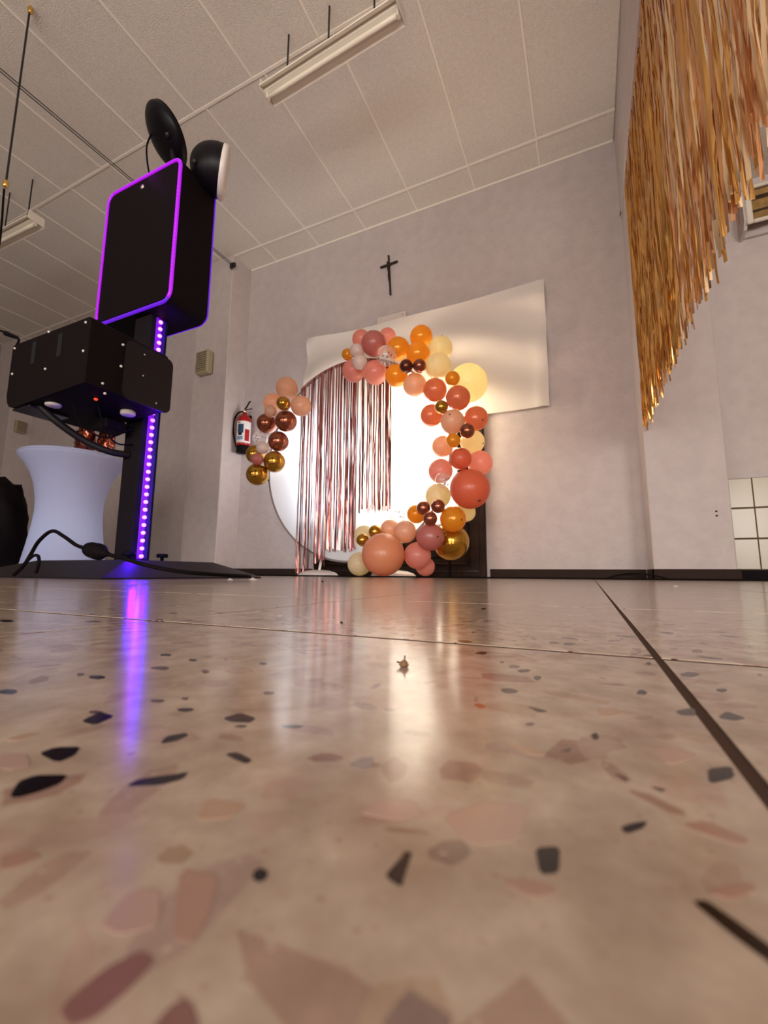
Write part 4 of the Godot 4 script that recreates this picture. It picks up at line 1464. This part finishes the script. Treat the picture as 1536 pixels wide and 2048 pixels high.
func build_lamps() -> void:
	var a := at_y(534, 190, 3.2)
	var b := at_y(800, 20, 3.2)
	batten_lamp("white fluorescent batten lamp, unlit, hanging from rods at the top centre", a, b, [a.lerp(b, 0.17), a.lerp(b, 0.5), a.lerp(b, 0.83)])
	var c := at_y(72, 442, 3.1)
	batten_lamp("dim white fluorescent batten lamp hanging at the left edge, far from the booth", c - Vector3(1.2, 0, -0.03), c, [c - Vector3(0.14, 0, 0), c - Vector3(0.5, 0, 0), c - Vector3(0.95, 0, 0)])
	# a pair of taut wires running under the ceiling to the pilaster
	var t := thing("tension_wires", "pair of thin taut wires running under the ceiling behind the photo booth", "wire", Vector3(-3.45, 3.4, -3.35))
	for s in [-0.012, 0.012]:
		var st := mb()
		tube(st, [Vector3(s, 0.03, 0.0), Vector3(s - 0.04, 0.0, 3.4)], 0.0035, 6)
		obj("wire", st, M.grey_metal, t)
	var st2 := mb()
	bx(st2, Vector3(0, 0.03, 0.0), Vector3(0.07, 0.05, 0.035), 0.006)
	bx(st2, Vector3(0.0, 0.0, 0.02), Vector3(0.03, 0.05, 0.03), 0.006)
	obj("wall_bracket", st2, M.grey_metal, t)
	# hanging rod with brass ends
	var p := at_y(62, 14, CEIL)
	t = thing("hanging_rod", "long thin rod with brass end hooks hanging from the ceiling at the left edge", "rod", Vector3(p.x, 2.3, p.z))
	var st := mb()
	tube(st, [Vector3(-0.01, CEIL - 2.34, 0), Vector3(0, 0, 0)], 0.006, 6)
	obj("rod", st, M.grey_metal, t)
	for y in [0.0, CEIL - 2.33]:
		st = mb(true)
		lathe(st, [Vector2(0, -0.02), Vector2(0.014, -0.012), Vector2(0.016, 0.01), Vector2(0.008, 0.03), Vector2(0, 0.032)], 12, Transform3D(Basis.IDENTITY, Vector3(0, y, 0)))
		obj("end_hook", st, material(Color(0.85, 0.68, 0.35), 0.25, 0.8), t)

# ---------------------------------------------------------------- things on the walls
func speaker_box(label: String, at: Vector3, turn: float) -> void:
	var t := thing("wall_speaker", label, "speaker", at, turn, "small boxes on the pilasters")
	var st := mb()
	bx(st, Vector3(0, 0, 0.045), Vector3(0.19, 0.26, 0.09), 0.014)
	obj("case", st, M.beige, t)
	for k in 9:
		st = mb()
		bx(st, Vector3(0, -0.1 + k * 0.025, 0.092), Vector3(0.15, 0.012, 0.008), 0.003)
		obj("grille_slat", st, M.beige_dark, t)

func build_wall_things() -> void:
	speaker_box("small beige ribbed wall box on the pilaster left of the backdrop", Vector3(-3.75, 2.315, -3.36), 0.0)
	speaker_box("small dark beige wall box on the far left pilaster, behind the printer case", Vector3(-7.77, 2.19, -3.50), PI / 2)
	get_node("wall_speaker_001").scale = Vector3.ONE * 0.7
	# crucifix
	var t := thing("crucifix", "dark wooden crucifix with a small figure high on the wall", "crucifix", Vector3(-1.655, 2.95, WALL_Z))
	t.rotation.z = deg_to_rad(3.2)
	var st := mb()
	bx(st, Vector3(0, 0.01, 0.012), Vector3(0.017, 0.44, 0.018), 0.003)
	obj("upright", st, M.crucifix, t)
	st = mb()
	bx(st, Vector3(0, 0.125, 0.014), Vector3(0.19, 0.02, 0.018), 0.003)
	obj("crossbar", st, M.crucifix, t)
	st = mb(true)
	tube(st, curve([Vector3(0.0, 0.118, 0.03), Vector3(-0.003, 0.07, 0.034), Vector3(0.003, 0.03, 0.036), Vector3(-0.002, -0.02, 0.036), Vector3(0, -0.07, 0.028)], 5), 0.011, 10, 0.006)
	for s in [-1, 1]:
		tube(st, curve([Vector3(0.004 * s, 0.105, 0.032), Vector3(0.035 * s, 0.112, 0.03), Vector3(0.068 * s, 0.126, 0.026)], 4), 0.0055, 8, 0.004)
	lathe(st, [Vector2(0, -0.014), Vector2(0.008, -0.010), Vector2(0.011, 0), Vector2(0.008, 0.011), Vector2(0, 0.014)], 12, Transform3D(Basis(Vector3.BACK, 0.4), Vector3(-0.006, 0.133, 0.034)))
	obj("figure", st, M.bronze, t)
	# fire extinguisher
	extinguisher()
	# wooden slatted vent box right of the pilaster
	t = thing("vent_box", "cream framed wall box with wooden slats, partly cut by the right edge", "vent", Vector3(1.36, 2.40, WALL_Z))
	var P := Vector3(-1.36, -2.40, -WALL_Z)
	st = mb()
	var side := [Vector2(0, -0.01), Vector2(0.11, 0.0), Vector2(0.14, 0.05), Vector2(0.14, 0.27), Vector2(0.11, 0.315), Vector2(0, 0.315)]
	var pv := PackedVector2Array(side)
	prism(st, pv, -0.275, -0.255, Transform3D(Basis(Vector3(0, 0, 1), Vector3.UP, Vector3(-1, 0, 0)), Vector3.ZERO).rotated_local(Vector3.UP, 0.0))
	prism(st, pv, 0.255, 0.275, Transform3D(Basis(Vector3(0, 0, 1), Vector3.UP, Vector3(-1, 0, 0)), Vector3.ZERO))
	span(st, Vector3(-0.27, 0.29, 0.0), Vector3(0.27, 0.314, 0.12), 0.004)
	span(st, Vector3(-0.27, 0.0, 0.0), Vector3(0.27, 0.3, 0.03), 0.004)
	obj("case", st, M.wall_tone, t)
	st = mb()
	for q in [[-0.262, 0.02, -0.225, 0.30], [0.225, 0.02, 0.262, 0.30], [-0.225, 0.278, 0.225, 0.30], [-0.225, 0.02, -0.13, 0.045], [0.13, 0.02, 0.225, 0.045]]:
		span(st, Vector3(q[0], q[1], 0.128), Vector3(q[2], q[3], 0.15), 0.006)
	obj("frame", st, M.cream, t)
	for k in 3:
		st = mb()
		var y: float = [0.255, 0.165, 0.073][k]
		bx(st, Vector3.ZERO, Vector3(0.46, 0.05 if k == 0 else 0.082, 0.012), 0.003, Transform3D(Basis(Vector3.RIGHT, -0.2), Vector3(0, y, 0.118)))
		obj("slat", st, M.wood_slat, t)
	# dark sliver at the beam end
	st = mb()
	tube(st, [at_z(1247, 384, -3.6), at_z(1240, 432, -3.6)], 0.010, 6, 0.003)
	tag(obj("wall_sliver", st, M.black), "thin dark sliver in the corner where beam and back wall meet", "hook")
	# two screw holes low on the right pilaster
	t = thing("wall_plug", "pair of small dark plugs low on the right pilaster", "plug", at_z(1433, 1027, -3.36))
	for dy in [0.014, -0.014]:
		st = mb(true)
		lathe(st, [Vector2(0, -0.002), Vector2(0.007, -0.002), Vector2(0.006, 0.003), Vector2(0, 0.004)], 10, Transform3D(Basis(Vector3.RIGHT, PI / 2), Vector3(0, dy, 0)))
		obj("plug", st, M.grey_metal, t)

func extinguisher() -> void:
	var c := Vector3(-3.355, 1.315, -3.555)
	var t := thing("fire_extinguisher", "red fire extinguisher with a blue and white label hanging in the corner", "fire extinguisher", c)
	var st := mb(true)
	lathe(st, [Vector2(0.0, 0.0), Vector2(0.066, 0.0), Vector2(0.07, 0.006), Vector2(0.07, 0.075), Vector2(0.066, 0.08)], 28)
	obj("foot_ring", st, M.black, t)
	st = mb(true)
	lathe(st, [Vector2(0, 0.07), Vector2(0.072, 0.07), Vector2(0.075, 0.085), Vector2(0.075, 0.36), Vector2(0.07, 0.385), Vector2(0.05, 0.41), Vector2(0.026, 0.424), Vector2(0.024, 0.45), Vector2(0, 0.45)], 32)
	obj("cylinder", st, M.red, t)
	# label wrapped round the front half, with its print as small raised fields
	var toward := atan2(-c.z, -c.x)
	var wrap := func(a0: float, a1: float, y0: float, y1: float, r: float) -> SurfaceTool:
		var s := mb(true)
		for k in 16:
			var p0 := toward + lerpf(a0, a1, k / 16.0)
			var p1 := toward + lerpf(a0, a1, (k + 1) / 16.0)
			quad(s, Vector3(cos(p0) * r, y0, sin(p0) * r), Vector3(cos(p1) * r, y0, sin(p1) * r), Vector3(cos(p1) * r, y1, sin(p1) * r), Vector3(cos(p0) * r, y1, sin(p0) * r), Vector3(cos(p0), 0, sin(p0)))
		return s
	var white := material(Color(0.88, 0.86, 0.85), 0.4)
	var blue := material(Color(0.10, 0.24, 0.36), 0.4)
	var lab := obj("label", wrap.call(-1.3, 1.3, 0.095, 0.335, 0.0757), white, t)
	obj("label_print", wrap.call(0.05, 0.95, 0.20, 0.30, 0.0763), blue, lab)
	obj("label_print", wrap.call(0.1, 1.05, 0.125, 0.165, 0.0763), material(Color(0.45, 0.58, 0.68), 0.4), lab)
	obj("label_print", wrap.call(0.25, 0.8, 0.175, 0.20, 0.0763), M.black, lab)
	obj("label_print", wrap.call(-0.85, -0.15, 0.115, 0.245, 0.0763), M.red, lab)
	obj("label_print", wrap.call(0.55, 0.95, 0.312, 0.322, 0.0763), M.black, lab)
	# valve, lever and carrying handle
	st = mb(true)
	lathe(st, [Vector2(0, 0.445), Vector2(0.018, 0.445), Vector2(0.018, 0.475), Vector2(0.012, 0.49), Vector2(0, 0.49)], 14)
	obj("valve", st, M.chrome, t)
	st = mb()
	tube(st, curve([Vector3(-0.01, 0.485, 0), Vector3(0.03, 0.505, 0.01), Vector3(0.075, 0.55, 0.02), Vector3(0.095, 0.555, 0.022)], 4), 0.008, 8)
	obj("lever", st, M.black, t)
	st = mb()
	tube(st, curve([Vector3(-0.01, 0.475, 0), Vector3(0.05, 0.478, 0.01), Vector3(0.10, 0.47, 0.02), Vector3(0.12, 0.472, 0.024)], 4), 0.006, 8)
	obj("handle", st, M.black, t)
	st = mb(true)
	tube(st, curve([Vector3(-0.012, 0.465, 0.01), Vector3(-0.07, 0.445, 0.03), Vector3(-0.105, 0.36, 0.045), Vector3(-0.103, 0.24, 0.05), Vector3(-0.085, 0.15, 0.045), Vector3(-0.06, 0.06, 0.035)], 6), 0.009, 8)
	obj("hose", st, M.black, t)
	st = mb()
	bx(st, Vector3(0, 0.40, -0.075), Vector3(0.05, 0.08, 0.03), 0.004)
	obj("wall_hanger", st, M.black, t)

# ---------------------------------------------------------------- cables and crumbs on the floor
func build_floor_things() -> void:
	# booth cable with its in-line plug, looping in front of the base
	var z := -0.93
	var t := thing("power_cable", "thick black cable with an in-line plug looping up in front of the booth base", "cable", at_z(60, 1150, z))
	var O := -t.position
	var st := mb(true)
	var pts := []
	for q in [[28, 1150], [48, 1130], [62, 1108], [78, 1082], [104, 1062], [128, 1073], [152, 1090], [172, 1097]]:
		pts.append(O + at_z(q[0], q[1], z))
	tube(st, curve(pts, 5), 0.0065, 8)
	obj("cable", st, M.rubber, t)
	st = mb(true)
	pts = []
	for q in [[52, 1124], [66, 1112], [76, 1112], [78, 1126], [72, 1146]]:
		pts.append(O + at_z(q[0], q[1], z + 0.02))
	tube(st, curve(pts, 5), 0.0055, 8)
	obj("cable", st, M.rubber, t)
	var a := O + at_z(170, 1096, z)
	var b := O + at_z(228, 1112, z)
	st = mb(true)
	lathe(st, [Vector2(0, 0), Vector2(0.010, 0), Vector2(0.012, 0.015), Vector2(0.022, 0.02), Vector2(0.026, 0.035), Vector2(0.027, 0.06), Vector2(0.024, 0.062), Vector2(0.024, 0.066), Vector2(0.028, 0.068), Vector2(0.027, 0.085), Vector2(0.014, 0.105), Vector2(0.009, 0.125), Vector2(0, 0.125)], 20, Transform3D(Basis(Quaternion(Vector3.UP, (b - a).normalized())), a))
	obj("plug", st, M.rubber, t)
	st = mb(true)
	pts = [a + (b - a).normalized() * 0.12]
	for q in [[250, 1118, -0.93], [300, 1132, -0.95], [360, 1143, -1.0], [430, 1149, -1.1], [500, 1152, -1.3]]:
		var p := at_z(q[0], q[1], q[2])
		p.y = maxf(p.y, 0.007)
		pts.append(O + p)
	tube(st, curve(pts, 5), 0.0065, 8)
	obj("cable", st, M.rubber, t)
	# the lead going to the printer from the left
	t = thing("printer_lead", "black lead with a connector reaching the printer case from the left edge", "cable", at_z(20, 672, -1.2))
	O = -t.position
	st = mb(true)
	pts = []
	var hook := at_y(62, 14, CEIL)
	pts.append(O + Vector3(hook.x - 0.01, 2.275, hook.z))
	pts.append(O + Vector3(hook.x - 0.05, 1.75, hook.z - 0.01))
	for q in [[-120, 622], [-60, 643], [0, 661], [14, 668]]:
		pts.append(O + at_z(q[0], q[1], -1.2))
	tube(st, curve(pts, 5), 0.006, 8)
	obj("cable", st, M.rubber, t)
	st = mb(true)
	pts = []
	for q in [[12, 667], [22, 671], [34, 675]]:
		pts.append(O + at_z(q[0], q[1], -1.2))
	tube(st, pts, 0.014, 10, 0.009)
	obj("plug", st, M.rubber, t)
	st = mb(true)
	pts = []
	for q in [[33, 674], [38, 680], [34, 690]]:
		pts.append(O + at_z(q[0], q[1], -1.15))
	tube(st, curve(pts, 5), 0.006, 8)
	obj("cable", st, M.rubber, t)
	# long cable lying along the back wall
	st = mb(true)
	pts = []
	for q in [[-3.5, -3.02], [-3.0, -2.95], [-2.4, -2.93], [-1.8, -2.95], [-1.2, -2.92], [-0.6, -2.98], [0.0, -3.05], [0.6, -3.2], [1.2, -3.3]]:
		pts.append(Vector3(q[0], 0.006, q[1]))
	tube(st, curve(pts, 8), 0.006, 6)
	tag(obj("floor_cable", st, M.rubber), "thin black cable lying on the floor along the foot of the backdrop", "cable")
	st = mb(true)
	tube(st, curve([Vector3(0.10, 0.006, -3.52), Vector3(0.18, 0.03, -3.55), Vector3(0.27, 0.042, -3.57), Vector3(0.36, 0.03, -3.30), Vector3(0.44, 0.006, -3.25)], 6), 0.005, 6)
	tag(obj("cable_loop", st, M.rubber), "short black cable bowed up off the floor in front of the right skirting", "cable")
	# crumb and bits
	var c := at_y(808, 1334, 0.0)
	t = thing("crumb", "small beige crumb lying on the tiles in the middle of the floor", "crumb", c)
	st = mb()
	lathe(st, [Vector2(0, 0), Vector2(0.0011, 0.0001), Vector2(0.0016, 0.0007), Vector2(0.0012, 0.0014), Vector2(0.0004, 0.0021), Vector2(0, 0.0022)], 7)
	obj("body", st, material(Color(0.45, 0.33, 0.22), 0.8), t)
	st = mb()
	tube(st, [Vector3(0, 0.001, 0), Vector3(0.0003, 0.0034, 0)], 0.00022, 5)
	tube(st, [Vector3(0, 0.001, 0), Vector3(-0.0022, 0.0014, 0.0004)], 0.0003, 5)
	obj("stalk", st, material(Color(0.30, 0.2, 0.13), 0.8), t)
	for q in [[645, 1164, 0.004, "tiny dark crumb on the floor below the left white foot"], [683, 1246, 0.0009, "tiny dark speck on the tiles left of the beige crumb"]]:
		st = mb()
		var p := at_y(q[0], q[1], 0.0)
		var s: float = q[2]
		lathe(st, [Vector2(0, 0), Vector2(s * 0.8, 0), Vector2(s, s * 0.4), Vector2(s * 0.5, s * 0.9), Vector2(0, s)], 6)
		tag(obj("speck", st, M.black, null, Transform3D(Basis.IDENTITY, p)), q[3], "crumb")
	for q in [[1351, 1173, 0.006, "small white paper scrap on the floor at the right"], [505, 1160, 0.02, "crumpled pale paper scrap on the floor left of the backdrop"], [460, 1160, 0.014, "small pale paper scrap on the floor near the booth base"]]:
		st = mb()
		var p := at_y(q[0], q[1], 0.0)
		var s: float = q[2]
		if p.z < -3.2:
			p = p * (3.0 / -p.z)
			p.y = 0.0
		tri(st, Vector3(-s, 0.0005, 0), Vector3(0, 0.0005, s), Vector3(0, s * 0.5, 0), Vector3.UP)
		tri(st, Vector3(0, 0.0005, s), Vector3(s * 1.2, 0.0005, 0), Vector3(0, s * 0.5, 0), Vector3.UP)
		tri(st, Vector3(s * 1.2, 0.0005, 0), Vector3(0, 0.0005, -s), Vector3(0, s * 0.5, 0), Vector3.UP)
		tri(st, Vector3(0, 0.0005, -s), Vector3(-s, 0.0005, 0), Vector3(0, s * 0.5, 0), Vector3.UP)
		tag(obj("paper_scrap", st, M.white_plastic, null, Transform3D(Basis.IDENTITY, p)), q[3], "paper")
